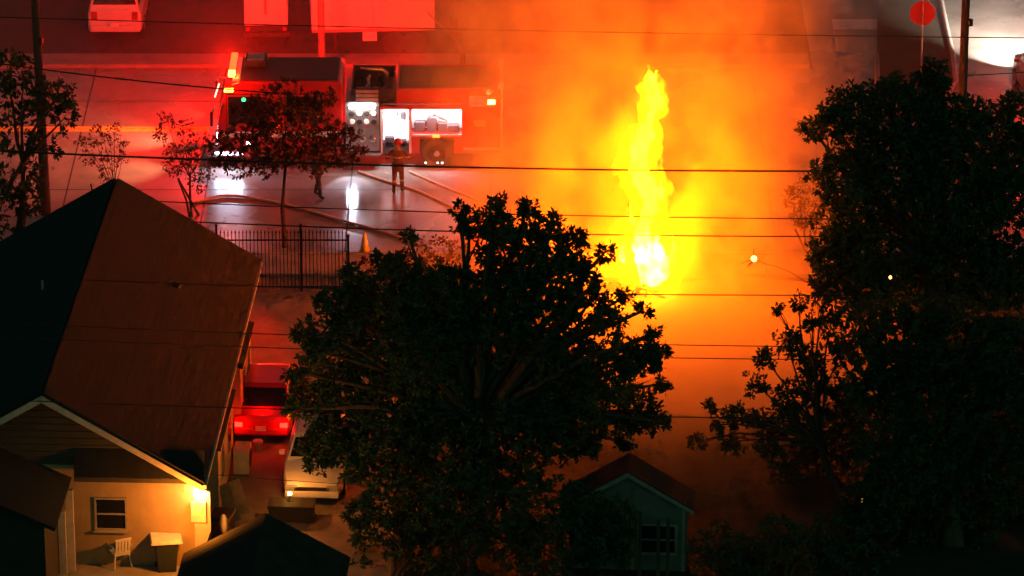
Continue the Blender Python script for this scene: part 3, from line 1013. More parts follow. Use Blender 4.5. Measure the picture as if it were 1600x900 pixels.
hose([(300, 318), (350, 306), (410, 312), (470, 326), (540, 346), (612, 366), (660, 384)], .05, 'charged pale orange hose running across the wet road towards the cone')
hose([(560, 268), (600, 282), (650, 297), (690, 316), (735, 338)], .045, 'pale hose lying from the lit lockers towards the smoke')
hose([(640, 268), (690, 290), (730, 306), (780, 330)], .04, 'thin hose half lost in the orange smoke beside the engine wheel')


# ------------------------------------------------------------------ people
def person(label, loc, rz, coat, trousers, stripe, arms, stride=.18, helmet=None, hand_item=None, group=None):
    t = thing('person', label, 'person', loc, rz, group)
    # joints: x side, y forward (-y is front), z up
    J = {}
    Vt, E_, Rr = [], [], []

    def v(p, r):
        Vt.append(p)
        Rr.append(r)
        return len(Vt) - 1

    def chain(a, pts):
        for p, r in pts:
            b2 = v(p, r)
            E_.append((a, b2))
            a = b2
        return a
    pel = v((0, 0, .98), (.165, .125))
    ch_ = chain(pel, [((0, .0, 1.12), (.165, .125)), ((0, -.01, 1.3), (.185, .14)), ((0, 0, 1.44), (.17, .12))])
    hd = chain(ch_, [((0, -.01, 1.53), (.062, .065)), ((0, -.03, 1.61), (.078, .09)), ((0, -.035, 1.70), (.082, .1)), ((0, -.03, 1.78), (.06, .07))])
    for s, (el, ha), st in ((-1, arms[0], stride), (1, arms[1], -stride)):
        w = chain(ch_, [((s * .2, 0, 1.42), (.075, .075)), (el, (.058, .058)), (ha, (.042, .042))])
        h = Vector(ha)
        d = (h - Vector(el)).normalized()
        pm = chain(w, [(tuple(h + d * .07), (.042, .026))])
        side = d.cross(Vector((0, 1, 0)))
        side = side.normalized() if side.length > .1 else Vector((1, 0, 0))
        for k in range(4):
            o_ = side * (.027 * (k - 1.5))
            L = (.06, .075, .08, .065)[k]
            chain(pm, [(tuple(h + d * .10 + o_), (.012, .012)), (tuple(h + d * (.10 + L * .6) + o_ + Vector((0, -.012, -.006))), (.0105, .0105)), (tuple(h + d * (.10 + L) + o_ + Vector((0, -.03, -.012))), (.009, .009))])
        chain(w, [(tuple(h + d * .03 - side * .05), (.014, .014)), (tuple(h + d * .075 - side * .065 + Vector((0, -.02, 0))), (.011, .011))])
        k_ = chain(pel, [((s * .1, 0, .9), (.105, .11)), ((s * .115, -st * .55 - .03, .5), (.078, .08)), ((s * .12, -st, .13), (.062, .065)), ((s * .12, -st + .02, .055), (.055, .055)), ((s * .13, -st - .16, .045), (.05, .04))])
    me = bpy.data.meshes.new('body')
    me.from_pydata(Vt, E_, [])
    o = bpy.data.objects.new('body', me)
    C.objects.link(o)
    o.parent = t
    md = o.modifiers.new('skin', 'SKIN')
    md.use_smooth_shade = True
    for i, r in enumerate(Rr):
        me.skin_vertices[0].data[i].radius = r
    me.skin_vertices[0].data[0].use_root = True
    o.modifiers.new('sub', 'SUBSURF').levels = 2
    o.modifiers['sub'].render_levels = 2
    # clothing bands by height, hands and face in skin
    m, n, l = nmat('clothes')
    tc = n.new('ShaderNodeTexCoord')
    sp = n.new('ShaderNodeSeparateXYZ')
    l.new(tc.outputs['Object'], sp.inputs[0])
    dv = n.new('ShaderNodeMath')
    dv.operation = 'DIVIDE'
    dv.inputs[1].default_value = 1.9
    l.new(sp.outputs[2], dv.inputs[0])
    rp = n.new('ShaderNodeValToRGB')
    rp.color_ramp.interpolation = 'CONSTANT'
    el_ = rp.color_ramp.elements
    stops = [(0, (.015, .015, .015)), (.14, trousers), (.2, stripe), (.235, trousers), (.46, coat), (.5, stripe), (.53, coat), (.65, stripe), (.675, coat), (.79, (.35, .2, .14))]
    el_[0].position, el_[0].color = 0, (*stops[0][1], 1)
    el_[1].position, el_[1].color = stops[1][0], (*stops[1][1], 1)
    for p_, c_ in stops[2:]:
        e = el_.new(p_)
        e.color = (*c_, 1)
    l.new(dv.outputs[0], rp.inputs[0])
    b2 = n.new('ShaderNodeBsdfPrincipled')
    b2.inputs['Roughness'].default_value = .8
    l.new(rp.outputs[0], b2.inputs['Base Color'])
    oo = n.new('ShaderNodeOutputMaterial')
    l.new(b2.outputs[0], oo.inputs[0])
    me.materials.append(m)
    # coat skirt over the hips, helmet or hair, face
    MB().lathe((0, 0, 0), [(.20, .80), (.205, .95), (.19, 1.05)], 14).build('coat_skirt', mat('cloth_' + label[:6], coat, .85, .2, 9), t, smooth=True)
    if helmet:
        MB().lathe((0, -.03, 1.74), [(.17, -.01), (.165, .01), (.115, .02), (.11, .09), (.07, .14), (.01, .155)], 16).build('helmet', helmet, t, smooth=True)
    else:
        MB().ell((0, -.015, 1.75), (.1, .115, .1), 12, 8).build('hair', mat('dark_hair', (.02, .014, .01), .8), t, smooth=True)
    fc = MB().lathe((0, -.13, 1.665), [(.02, -.02), (.012, .03), (.004, .04)], 6).ell((-.035, -.115, 1.70), (.014, .01, .009), 6, 4).ell((.035, -.115, 1.70), (.014, .01, .009), 6, 4)
    fc.ell((0, -.122, 1.615), (.028, .008, .007), 6, 4).ell((-.088, -.02, 1.68), (.014, .025, .034), 6, 4).ell((.088, -.02, 1.68), (.014, .025, .034), 6, 4)
    fc.build('face', mat('skin', (.35, .2, .14), .6), t, smooth=True)
    return t


q = G(497, 307)
person('person in dark uniform walking on the wet road below the street tree', (q.x, q.y, 0), R(60), (.03, .032, .05), (.025, .027, .045), (.09, .09, .1),
       (((-.3, .05, 1.17), (-.28, -.16, 1.0)), ((.3, .02, 1.16), (.27, -.1, .95))), stride=.17)
q = G(622, 301)
person('firefighter in striped turnout coat standing before the open lit locker', (q.x, q.y, 0), R(170), (.10, .055, .03), (.09, .05, .03), (.6, .5, .3),
       (((-.36, -.06, 1.2), (-.4, -.28, 1.12)), ((.36, .0, 1.18), (.42, -.22, 1.2))), stride=.1, helmet=mat('helmet_red', (.35, .03, .02), .35))


# ------------------------------------------------------------------ cars
def car(label, loc, rz, paint, kind='sedan', tail=None, head=None, name='parked_car', group=None, cat='car'):
    t = thing(name, label, cat, loc, rz, group)
    if kind == 'sedan':
        L, hw, zr, zb = 4.5, .88, 1.42, .92
        st = [(-2.25, .70, .38, .72), (-2.15, .80, .25, .86), (-1.5, .87, .2, .95), (0, .88, .2, .93), (1.0, .88, .2, .92), (1.75, .84, .2, .80), (2.15, .76, .25, .68), (2.25, .66, .36, .55)]
        cabn = (-1.75, -1.05, .42, 1.15)
    else:
        L, hw, zr, zb = 4.9, .98, 1.9, 1.12
        st = [(-2.45, .88, .42, 1.02), (-2.4, .95, .3, 1.12), (-1.5, .98, .28, 1.14), (0, .98, .28, 1.13), (1.1, .98, .28, 1.12), (1.9, .95, .28, 1.05), (2.35, .88, .3, .92), (2.45, .8, .4, .75)]
        cabn = (-2.38, -2.18, .55, 1.25)
    rings = []
    for y, w, z0, z1 in st:
        rings.append([(-w * .93, y, z0), (-w, y, z0 + .12), (-w, y, z1 - .16), (-w * .94, y, z1 - .03), (-w * .6, y, z1 + .012), (0, y, z1 + .025), (w * .6, y, z1 + .012), (w * .94, y, z1 - .03), (w, y, z1 - .16), (w, y, z0 + .12), (w * .93, y, z0)])
    body = MB().loft(rings).build('body', paint, t, bevel=.02)
    yr0, yr1, yf1, yf0 = cabn
    wb_, wt = hw * .90, hw * .72
    zb2 = zb - .04
    gh = MB().loft([[(-wb_, yr0, zb2), (wb_, yr0, zb2), (wb_, yf0, zb2), (-wb_, yf0, zb2)],
                    [(-wt - .03, yr1 - .05, zr - .06), (wt + .03, yr1 - .05, zr - .06), (wt + .03, yf1 + .06, zr - .06), (-wt - .03, yf1 + .06, zr - .06)],
                    [(-wt + .06, yr1 + .05, zr), (wt - .06, yr1 + .05, zr), (wt - .06, yf1 - .05, zr), (-wt + .06, yf1 - .05, zr)]]).build('cabin', paint, t, bevel=.015)

    def lerp(a, b2, k):
        return a + (b2 - a) * k

    def pane(name, c4):
        n_ = (Vector(c4[1]) - Vector(c4[0])).cross(Vector(c4[2]) - Vector(c4[0])).normalized()
        ctr = sum((Vector(c) for c in c4), Vector()) / 4
        if n_.dot(ctr - Vector((0, (yr1 + yf1) / 2, zb))) < 0:
            c4 = c4[::-1]
            n_ = -n_
        MB().slab([Vector(c) + n_ * .008 for c in c4], .006).build(name, M_glass, gh)
    za, zc, zt = zb2, zr - .06, zr - .06
    for nm, yb, yt in (('windscreen', yf0, yf1 + .06), ('rear_window', yr0, yr1 - .05)):
        k0, k1 = (.16 if kind == 'sedan' else .3 if nm == 'rear_window' else .16), .93
        pane(nm, [(-lerp(wb_, wt, k0) * .93, lerp(yb, yt, k0), lerp(za, zt, k0)), (lerp(wb_, wt, k0) * .93, lerp(yb, yt, k0), lerp(za, zt, k0)),
                  (lerp(wb_, wt, k1) * .93, lerp(yb, yt, k1), lerp(za, zt, k1)), (-lerp(wb_, wt, k1) * .93, lerp(yb, yt, k1), lerp(za, zt, k1))])
    ym = (yr1 + yf1) / 2
    for s in (-1, 1):
        for a0, a1, b0, b1 in ((yr0 + .22, ym - .05, yr1 + .06, ym - .05), (ym + .05, yf0 - .26, ym + .05, yf1 - .02)):
            k0, k1 = .16, .9
            pane('side_window', [(s * lerp(wb_, wt + .03, k0), lerp(a0, b0, k0), lerp(za, zt, k0)), (s * lerp(wb_, wt + .03, k0), lerp(a1, b1, k0), lerp(za, zt, k0)),
                                 (s * lerp(wb_, wt + .03, k1), lerp(a1, b1, k1), lerp(za, zt, k1)), (s * lerp(wb_, wt + .03, k1), lerp(a0, b0, k1), lerp(za, zt, k1))])
        MB().box((s * (hw + .09), yf0 - .35, zb + .06), (.16, .1, .12)).build('mirror', paint, t, bevel=.02)
        for dy in (yr0 + .9, .35):
            MB().span(s * hw - .012, s * hw + .012, dy, dy + .16, zb - .22, zb - .19).build('door_handle', M_chrome, body)
        yf, yb = st[-1][0], st[0][0]
        zf = st[-1][3]
        MB().box((s * hw * .66, yf - .02, zf - .02), (.34, .12, .13)).build('headlight', head or mat('lamp_glass', (.4, .4, .4), .1), t, bevel=.02)
        MB().box((s * hw * .74, yb + .02, st[0][3] - .10), (.22, .08, .16 if kind == 'sedan' else .3)).build('taillight', tail or mat('tail_lens', (.3, .01, .01), .2), t, bevel=.02)
    MB().box((0, st[-1][0] + .02, .36), (hw * 1.72, .14, .2)).build('front_bumper', paint if kind == 'sedan' else M_darkmetal, t, bevel=.04)
    MB().box((0, st[0][0] - .02, .46), (hw * 1.76, .16, .22)).build('rear_bumper', paint, t, bevel=.04)
    MB().box((0, st[0][0] - .11, .56 if kind == 'sedan' else .62), (.32, .012, .15)).build('number_plate', M_white, t)
    MB().span(-.5, .5, st[-1][0] - .005, st[-1][0] + .04, .46, .56).build('grille', M_darkmetal, t)
    for y in (-L * .3, L * .305):
        for s in (-1, 1):
            wv = MB().lathe((s * (hw - .09), y, .33), [(.2, -.1), (.32, -.1), (.335, -.06), (.335, .06), (.32, .1), (.2, .1)], 18, 'X').build('wheel', M_black, t)
            MB().lathe((s * (hw - .07), y, .33), [(.21, -.05), (.21, .085 * 1), (.06, .075), (.02, .075)] if s > 0 else [(.02, -.075), (.06, -.075), (.21, -.085), (.21, .05)], 14, 'X').build('rim', M_alu, wv)
    return t


M_carwhite = mat('car_white', (.7, .68, .64), .3, .06, 2, coat=.5)
M_carred = mat('car_red', (.5, .012, .01), .3, .1, 2, coat=.5)
M_carsilver = mat('car_pale', (.6, .56, .55), .35, .1, 2, coat=.4)
M_cardark = mat('car_dark', (.05, .05, .055), .3, .1, 2, coat=.5)
car('white car parked nose out in the driveway under the big tree', (-5.5, -14.1, .015), R(177), M_carwhite)
rc = car('red car with brake lights glowing in the driveway beside the bungalow wall', (-7.12, -9.9, .015), R(-3), M_carred, tail=emit('brake_glow', (1, .006, .003), 22))
for s in (-.65, .65):
    lamp('brake_light', 'POINT', (s, -2.55, .75), (1, .008, .003), 16, rc, .08)
lamp('brake_light', 'POINT', (0, -1.95, 1.15), (1, .008, .003), 20, rc, .06)
q = G(180, 68)
car('pale van seen from behind, lit red, parked in the far lot', (q.x, q.y + 2.5, .10), R(0), M_carsilver, 'suv', name='parked_van', cat='van')
q = G(1618, 190)
edge = car('dark car with glowing tail lights cut off at the street edge by the pole', (q.x + .75, q.y + 2.2, 0), R(6), M_cardark, 'suv', tail=emit('tail_glow', (1, .05, .02), 9), head=emit('head_glow', (1, .95, .85), 30))
for s in (-.6, .6):
    lamp('headlamp_beam', 'SPOT', (s, 2.62, .75), (1, .80, .68), 15000, edge, .06, Vector((-.10, 1, -.13)), R(64), blend=1.0)

bc = MB().span(-.55, .55, -.2, .1, 1.9, 1.95).build('light_bar', M_darkmetal, edge)  # light bar added to this car to tint the corner street red
for s in (-.4, -.13, .13, .4):
    MB().span(s - .11, s + .11, -.16, .06, 1.95, 2.07).build('light_dome', M_er, bc, bevel=.02)
lamp('added_red_light', 'POINT', (-.9, .6, 2.3), (1, .03, .02), 420, edge, .1)  # added red wash that turns the street pinker
lamp('added_red_light', 'POINT', (-.6, -2.9, 1.1), (1, .03, .02), 160, edge, .1)

# ------------------------------------------------------------------ box trailer, box truck, lamp post in the far lot
q0 = G(492, 96)
tr = thing('box_trailer', 'long white box trailer, lit red, parked behind the fire engine', 'trailer', (q0.x - .1, q0.y + .2, .10), R(4))
MB().span(0, 4.35, 0, 2.4, .95, 3.6).build('box', M_whitebox, tr, bevel=.03)
for k in range(9):
    MB().span(.25 + .48 * k, .27 + .48 * k, -.018, -.002, 1.0, 3.55).build('side_rib', M_whitebox, tr)
MB().span(0, 4.35, -.02, -.002, .90, 1.0).build('lower_rail', M_alu, tr)
MB().span(1.8, 2.3, .0, .12, .55, .95).build('tool_box', M_white, tr)
MB().span(.1, 4.2, .7, 1.7, .72, .94).build('chassis', M_darkmetal, tr)
for x in (2.9, 3.6):
    for y in (.2, 2.2):
        w = MB().lathe((x, y, .42), [(.25, -.12), (.42, -.12), (.42, .12), (.25, .12)], 18, 'Y').build('wheel', M_black, tr)
        MB().lathe((x, y, .42), [(.24, -.1), (.24, .1)], 14, 'Y').build('rim', M_alu, w)
for y in (.5, 1.9):
    MB().span(.8, .9, y - .05, y + .05, 0, .74).build('landing_leg', M_darkmetal, tr)
q0 = G(382, 84)
bt = thing('box_truck', 'white box truck with open gap beside it, lit red, left of the long trailer', 'truck', (q0.x, q0.y + .3, .10), R(2))
MB().span(0, 1.55, 0, 4.6, .85, 3.5).build('box', M_whitebox, bt, bevel=.03)
MB().span(.05, 1.5, -.03, -.004, 1.0, 3.4).build('rear_door', M_whitebox, bt, bevel=.008)
MB().span(.72, .8, -.06, -.03, 1.3, 2.6).build('door_bar', M_chrome, bt)
MB().span(.1, 1.45, .1, 4.4, .6, .85).build('chassis', M_darkmetal, bt)
MB().span(-.05, 1.6, -.16, -.02, .5, .62).build('rear_bumper', M_darkmetal, bt)
MB().loft([[(.05, y, .6), (1.5, y, .6), (1.45, y, 2.2 if y < 6 else 1.4), (.1, y, 2.2 if y < 6 else 1.4)] for y in (4.7, 5.8, 6.6)]).build('cab', M_white, bt, bevel=.05)
for x in (.15, 1.4):
    for y in (1.0, 5.6):
        w = MB().lathe((x, y, .4), [(.22, -.11), (.4, -.11), (.4, .11), (.22, .11)], 18, 'X').build('wheel', M_black, bt)
        MB().lathe((x, y, .4), [(.21, -.1), (.21, .1)], 14, 'X').build('rim', M_alu, w)
for x in (.12, 1.43):
    MB().span(x - .07, x + .07, -.05, -.02, .66, .8).build('taillight', mat('tail_lens', (.3, .01, .01), .2), bt)
q0 = G(503, 112)
lp = thing('lamp_post', 'round grey metal post, lit red, standing between trailer and fire engine cab', 'post', (q0.x, q0.y, .12))
MB().lathe((0, 0, 0), [(.14, 0), (.13, .5), (.11, 3), (.08, 8)], 12).build('shaft', M_pave, lp, smooth=True)
MB().lathe((0, 0, -.02), [(.24, 0), (.24, .1), (.16, .16)], 12).build('base', M_pave, lp)
MB().tube([(0, 0, 7.9), (0, -.6, 8.3), (0, -1.5, 8.4)], .05, 8).build('arm', M_pave, lp)
MB().loft([[(-.16, -1.4, 8.35), (.16, -1.4, 8.35), (.16, -1.4, 8.47), (-.16, -1.4, 8.47)], [(-.12, -2.1, 8.33), (.12, -2.1, 8.33), (.12, -2.1, 8.43), (-.12, -2.1, 8.43)]]).build('lamp_head', M_pave, lp, bevel=.02)

# ------------------------------------------------------------------ stop sign, seen from behind
q0 = G(1438, 128)
ss = thing('stop_sign', 'octagonal sign, its back coloured as if lit red, on a thin post on the grass corner', 'sign', (q0.x, q0.y, .1))
zc = 2.42
oct_ = [(.47 * math.cos(R(22.5 + 45 * k)), .47 * math.sin(R(22.5 + 45 * k))) for k in range(8)]
MB().loft([[(x, y, zc + z) for x, z in oct_] for y in (0.03, .036)]).build('sign_plate', mat('sign_red_lit', (.5, .02, .018), .45, .1, 4), ss)  # red paint on the face; on the back it stands for red light
MB().tube([(.02, 0, -.1), (0, 0, 3.0)], .028, 8).build('post', M_alu, ss)
for z in (zc - .3, zc + .3):
    MB().lathe((0, -.03, z), [(.015, -.01), (.015, .06)], 6, 'Y').build('bolt', M_alu, ss)

# ------------------------------------------------------------------ utility poles and wires
def pole(label, px, py, r, h, lean=0.0):
    q = G(px, py)
    t = thing('utility_pole', label, 'utility pole', (q.x, q.y, 0), group='utility poles')
    MB().tube([(0, 0, -.2), (lean * .3, 0, h * .3), (lean, 0, h)], [r, r * .9, r * .7], 12).build('shaft', M_polewood, t, smooth=True)
    MB().box((lean, -.12, h - .9), (2.4, .1, .12)).build('crossarm', M_polewood, t)
    for x in (-1.05, -.5, .5, 1.05):
        MB().lathe((lean + x, -.12, h - .84), [(.03, 0), (.05, .04), (.03, .08), (.05, .12), (.02, .16)], 8).build('insulator', mat('porcelain', (.3, .22, .18), .3), t)
    MB().lathe((lean + .16, -.06, h * .52), [(.05, -.12), (.09, -.1), (.09, .1), (.05, .12)], 10).build('line_clamp', M_darkmetal, t)
    return t


pole('dark wooden utility pole rising past the leafy tree behind the bungalow roof', 72, 335, .17, 11.5, -.12)
pole('dark wooden utility pole rising from the tall dark trees beside the stop sign', 1497, 330, .16, 12.5, .0)


def wire(pa, pb, Y, r, label, sag=.25, ext=(.15, .15)):
    a, b2 = V(*pa, Y), V(*pb, Y)
    d = b2 - a
    pts = []
    for i in range(33):
        t = -ext[0] + (1 + ext[0] + ext[1]) * i / 32
        p_ = a + d * t
        p_.z -= sag * (4 * t * (1 - t) - .6)
        pts.append(p_)
    tag(MB().tube(pts, r, 6).build('power_line', M_wire), label, 'wire', 'overhead wires')


wire((0, 243), (1600, 273), -3, .030, 'thick overhead wire crossing the whole picture just below the engine wheels')
wire((-30, 98), (455, 150), 3.5, .022, 'overhead wire sloping from the utility pole down to the engine cab', .1, (.15, 0))
wire((300, 350), (1300, 373), -3.6, .020, 'overhead wire crossing just above the iron fence and the white-hot flame foot', .12)
wire((300, 320), (1300, 345), -3.4, .017, 'thin overhead wire crossing the flame midway between road hose and fence top', .1)
wire((0, 436), (1300, 466), -16.5, .016, 'overhead wire across the upper brown roof and under the flame foot', .15)
wire((0, 508), (1300, 546), -20.5, .013, 'thin overhead wire over the middle of the brown roof, upper of a close pair', .12)
wire((0, 530), (1300, 566), -21, .013, 'thin overhead wire over the middle of the brown roof, lower of a close pair', .12)
wire((0, 628), (1300, 657), -24.5, .014, 'overhead wire crossing at the peak of the white gable trim', .1)
wire((-50, 28), (1600, 62), 3, .016, 'highest overhead wire passing over the top of the smoke behind the sign', .1)
wire((1497, 119), (1660, 108), 6.6, .016, 'short overhead wire running from the pole beside the bright corner street', .05, (0, .3))
wire((318, 742), (700, 765), -19.2, .009, 'thin cable low across the driveway from the bungalow corner past the white car', .05, (0, .1))


# ------------------------------------------------------------------ trees and shrubs
big = [(770, 348, 36), (735, 354, 22), (830, 358, 34), (880, 392, 36), (790, 402, 58), (860, 432, 58), (905, 420, 26),
       (622, 412, 20), (620, 446, 50), (562, 452, 30), (540, 482, 40), (505, 520, 36), (488, 548, 24), (590, 520, 66), (680, 480, 78), (760, 490, 78),
       (850, 500, 78), (915, 482, 44), (950, 502, 30), (640, 600, 88), (545, 600, 66), (492, 620, 42), (740, 600, 98), (850, 600, 88), (940, 580, 58),
       (998, 552, 36), (1018, 560, 20), (980, 640, 48), (1012, 655, 24), (900, 655, 66), (800, 690, 84), (705, 700, 86), (605, 690, 72), (540, 680, 42),
       (905, 690, 30), (700, 445, 40), (650, 540, 70), (500, 670, 26), (870, 560, 60),
       (720, 330, 14), (776, 314, 11), (826, 320, 14), (866, 345, 13), (902, 370, 14), (944, 395, 13), (932, 440, 12), (978, 462, 13), (1004, 486, 12), (1036, 545, 11),
       (1032, 600, 13), (1036, 660, 9), (976, 690, 11), (922, 706, 11), (592, 402, 14), (546, 424, 14), (506, 470, 15), (466, 520, 12), (460, 580, 14), (458, 640, 13), (640, 370, 9),
       (1020, 520, 9), (520, 705, 24), (495, 722, 18), (478, 694, 14), (548, 730, 24)]
tree('broad_leaved_tree', 'huge dark broad-leaved tree in the middle, standing between driveway and flame', (-1.0, -17.5, 0), px_clumps(big, -17, 1.6, dens=2.4), .14, M_leaf,
     trunk_r=.36, fork=.33, leaves_per=15, shell=.3)
for spec, Y, base, lab in (
        ([(620, 790, 62), (575, 800, 34), (665, 800, 50), (610, 850, 60)], -20, (610, 905), 'dark garden shrub under the big tree, nearest the ribbed shed roof'),
        ([(720, 790, 70), (770, 800, 60), (720, 860, 66)], -20.5, (735, 905), 'dark garden shrub under the middle of the big tree'),
        ([(850, 800, 60), (905, 790, 42), (860, 860, 56), (810, 850, 40), (930, 840, 40), (948, 870, 40), (962, 800, 26), (972, 845, 22)], -21.5, (860, 915), 'dark garden shrub under the big tree, beside the outbuilding roof')):
    b0 = G(*base)
    tree('garden_shrub', lab, (b0.x, b0.y, 0), px_clumps(spec, Y, .7, dens=1.2), .15, M_leaf, trunk_r=.09, fork=.25, cat='shrub', group='shrubs under the big tree', stems=3)

tall = [(1340, 172, 50), (1300, 192, 30), (1268, 200, 20), (1450, 146, 40), (1460, 112, 20), (1392, 150, 36), (1500, 195, 55), (1560, 205, 46), (1582, 165, 22), (1400, 250, 86),
        (1320, 275, 56), (1500, 300, 88), (1570, 300, 66), (1330, 352, 54), (1302, 402, 40), (1400, 380, 86), (1500, 420, 96), (1582, 420, 66), (1290, 440, 26), (1350, 450, 60),
        (1440, 210, 60), (1620, 250, 60)]
b0 = G(1455, 560)
tree('tall_tree', 'tall dark tree with ragged top in front of the sign post and street corner', (b0.x, b0.y, 0), px_clumps(tall, -6, 1.5, dens=3.2), .14, M_leaf, trunk_r=.34, fork=.35, leaves_per=15, shell=.3)
low = [(1400, 530, 84), (1500, 545, 96), (1582, 560, 76), (1372, 610, 54), (1450, 640, 96), (1562, 660, 86), (1402, 722, 74), (1500, 762, 94), (1582, 780, 66), (1442, 842, 84),
       (1542, 862, 86), (1360, 800, 50), (1640, 700, 70)]
b0 = G(1490, 860)
tree('dense_tree', 'dense dark tree filling the lower corner in front of the tall ragged tree', (b0.x, b0.y, 0), px_clumps(low, -17.5, 1.5, dens=3.0), .14, M_leaf2, trunk_r=.3, fork=.3, leaves_per=15, shell=.3)
sparse = [(1090, 690, 15), (1108, 638, 11), (1118, 664, 13), (1150, 652, 22), (1142, 690, 22), (1180, 602, 19), (1200, 562, 20), (1232, 532, 24), (1250, 472, 14), (1214, 482, 8),
          (1262, 560, 28), (1280, 602, 36), (1240, 622, 36), (1222, 660, 36), (1300, 502, 27), (1312, 552, 28), (1290, 660, 40), (1322, 620, 32), (1252, 702, 38), (1200, 700, 25),
          (1320, 700, 40), (1232, 742, 30), (1280, 760, 38), (1270, 505, 16), (1340, 660, 30), (1178, 655, 18), (1285, 470, 16)]
b0 = G(1320, 800)
tree('sparse_tree', 'sparse tree with thin leafy branches reaching out against the orange smoke', (b0.x, b0.y, 0), px_clumps(sparse, -14.5, .9, dens=2.2), .13, M_leaf, trunk_r=.15, fork=.3,
     twigs=5, leaves_per=12, shell=.2)
lft = [(38, 130, 44), (80, 152, 36), (106, 142, 18), (28, 202, 34), (72, 222, 26), (30, 272, 38), (40, 312, 28), (12, 110, 34), (100, 185, 16), (0, 330, 40)]
b0 = G(28, 395)
tree('leafy_tree', 'dark leafy tree beside the utility pole behind the bungalow roof', (b0.x, b0.y, 0), px_clumps(lft, 3.4, .9, dens=.7), .18, M_leaf, trunk_r=.18, fork=.5, leaves_per=15)
b0 = G(445, 386)
stc = [(440, 160, 44), (400, 180, 36), (480, 175, 36), (440, 210, 54), (380, 215, 34), (350, 225, 22), (500, 210, 40), (540, 215, 28), (560, 240, 18), (418, 248, 34), (480, 238, 36),
       (370, 255, 26), (532, 245, 22), (340, 250, 16), (510, 150, 18)]
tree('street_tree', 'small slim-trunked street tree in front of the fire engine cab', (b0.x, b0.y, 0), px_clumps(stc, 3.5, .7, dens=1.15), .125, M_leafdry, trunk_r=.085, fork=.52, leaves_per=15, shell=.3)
b0 = G(303, 338)
s2 = [(262, 188, 16), (285, 200, 20), (250, 212, 14), (300, 225, 24), (270, 235, 20), (320, 250, 24), (290, 265, 24), (262, 255, 12), (315, 285, 20), (330, 220, 16)]
tree('upright_shrub', 'tall thin-stemmed shrub with dry leaves beside the street tree', (b0.x, b0.y, 0), px_clumps(s2, 6.2, .4, dens=1.8), .10, M_leafdry, trunk_r=.045, fork=.4, stems=4, twigs=4, leaves_per=7, cat='shrub', shell=.2, group='dry shrubs by the road')
b0 = G(165, 345)
s1 = [(128, 225, 15), (148, 215, 16), (172, 212, 16), (192, 225, 15), (140, 245, 18), (165, 245, 18), (190, 250, 14), (160, 270, 16), (180, 200, 7), (150, 200, 8)]
tree('vase_shrub', 'vase-shaped dry shrub showing above the bungalow roof peak', (b0.x, b0.y, 0), px_clumps(s1, 5.6, .4, dens=1.6), .09, M_leafdry, trunk_r=.04, fork=.35, stems=4, twigs=5, leaves_per=6, cat='shrub', shell=.2, group='dry shrubs by the road')
b0 = G(690, 440)
s3 = [(650, 395, 24), (685, 388, 24), (715, 395, 22), (640, 420, 26), (690, 420, 30), (600, 420, 24), (575, 412, 14)]
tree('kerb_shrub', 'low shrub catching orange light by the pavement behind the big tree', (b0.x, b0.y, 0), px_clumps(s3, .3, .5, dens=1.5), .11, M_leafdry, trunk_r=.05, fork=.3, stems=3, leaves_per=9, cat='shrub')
b0 = G(1265, 400)
s4 = [(1255, 290, 26), (1275, 320, 24), (1240, 310, 18), (1270, 350, 26), (1290, 285, 20), (1250, 340, 16), (1300, 330, 24)]
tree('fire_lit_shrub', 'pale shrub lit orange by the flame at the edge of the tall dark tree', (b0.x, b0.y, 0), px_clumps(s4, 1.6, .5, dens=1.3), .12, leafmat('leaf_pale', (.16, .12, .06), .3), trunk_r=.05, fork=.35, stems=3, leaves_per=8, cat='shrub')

for spec, Y, base, lab in (([(1120, 850, 40), (1160, 870, 40), (1110, 890, 34)], -20.5, (1130, 905), 'low black hedge bush just past the outbuilding corner'),
                           ([(1210, 840, 44), (1250, 870, 46), (1200, 890, 40)], -20.0, (1225, 905), 'low black hedge bush, middle one between outbuilding and dense tree'),
                           ([(1310, 840, 44), (1340, 880, 50), (1290, 890, 40)], -20.0, (1315, 905), 'low black hedge bush at the foot of the sparse tree')):
    b0 = G(*base)
    tree('hedge_bush', lab, (b0.x, b0.y, 0), px_clumps(spec, Y, .5, dens=1.2), .14, M_leaf, trunk_r=.06, fork=.3, cat='bush', group='hedge bushes along the bottom', stems=3)

# bare tree by the trailer
b0 = G(722, 108)
bt_ = thing('bare_tree', 'bare forked tree at the end of the white trailer', 'tree', (b0.x, b0.y, .1))
mb = MB()
tp_ = []
for px, py, r in ((712, 60, .09), ):
    c_ = V(px, py, b0.y) - Vector(bt_.location)
    mb.tube([(0, 0, -.1), (.02, 0, .5), c_], [.13, .1, .07], 7)
    tp_.append(c_)
mb.build('trunk', M_bark, bt_, smooth=True)
br = MB()
for px, py in ((680, 0), (690, -30), (705, -20), (725, -15), (740, 10), (695, 10), (715, 5), (730, 30), (668, 20), (750, -10), (685, 35)):
    e_ = V(px, py, b0.y + random.uniform(-.8, .8)) - Vector(bt_.location)
    pts = limb(br, tp_[0], e_, .05, .012, n=4)
    for k in range(4):
        a_ = pts[random.randint(2, 5)]
        limb(br, a_, a_ + Vector((random.uniform(-.5, .5), random.uniform(-.4, .4), random.uniform(.2, .8))), .015, .005, n=3, seg=3)
br.build('crown', M_bark, bt_)

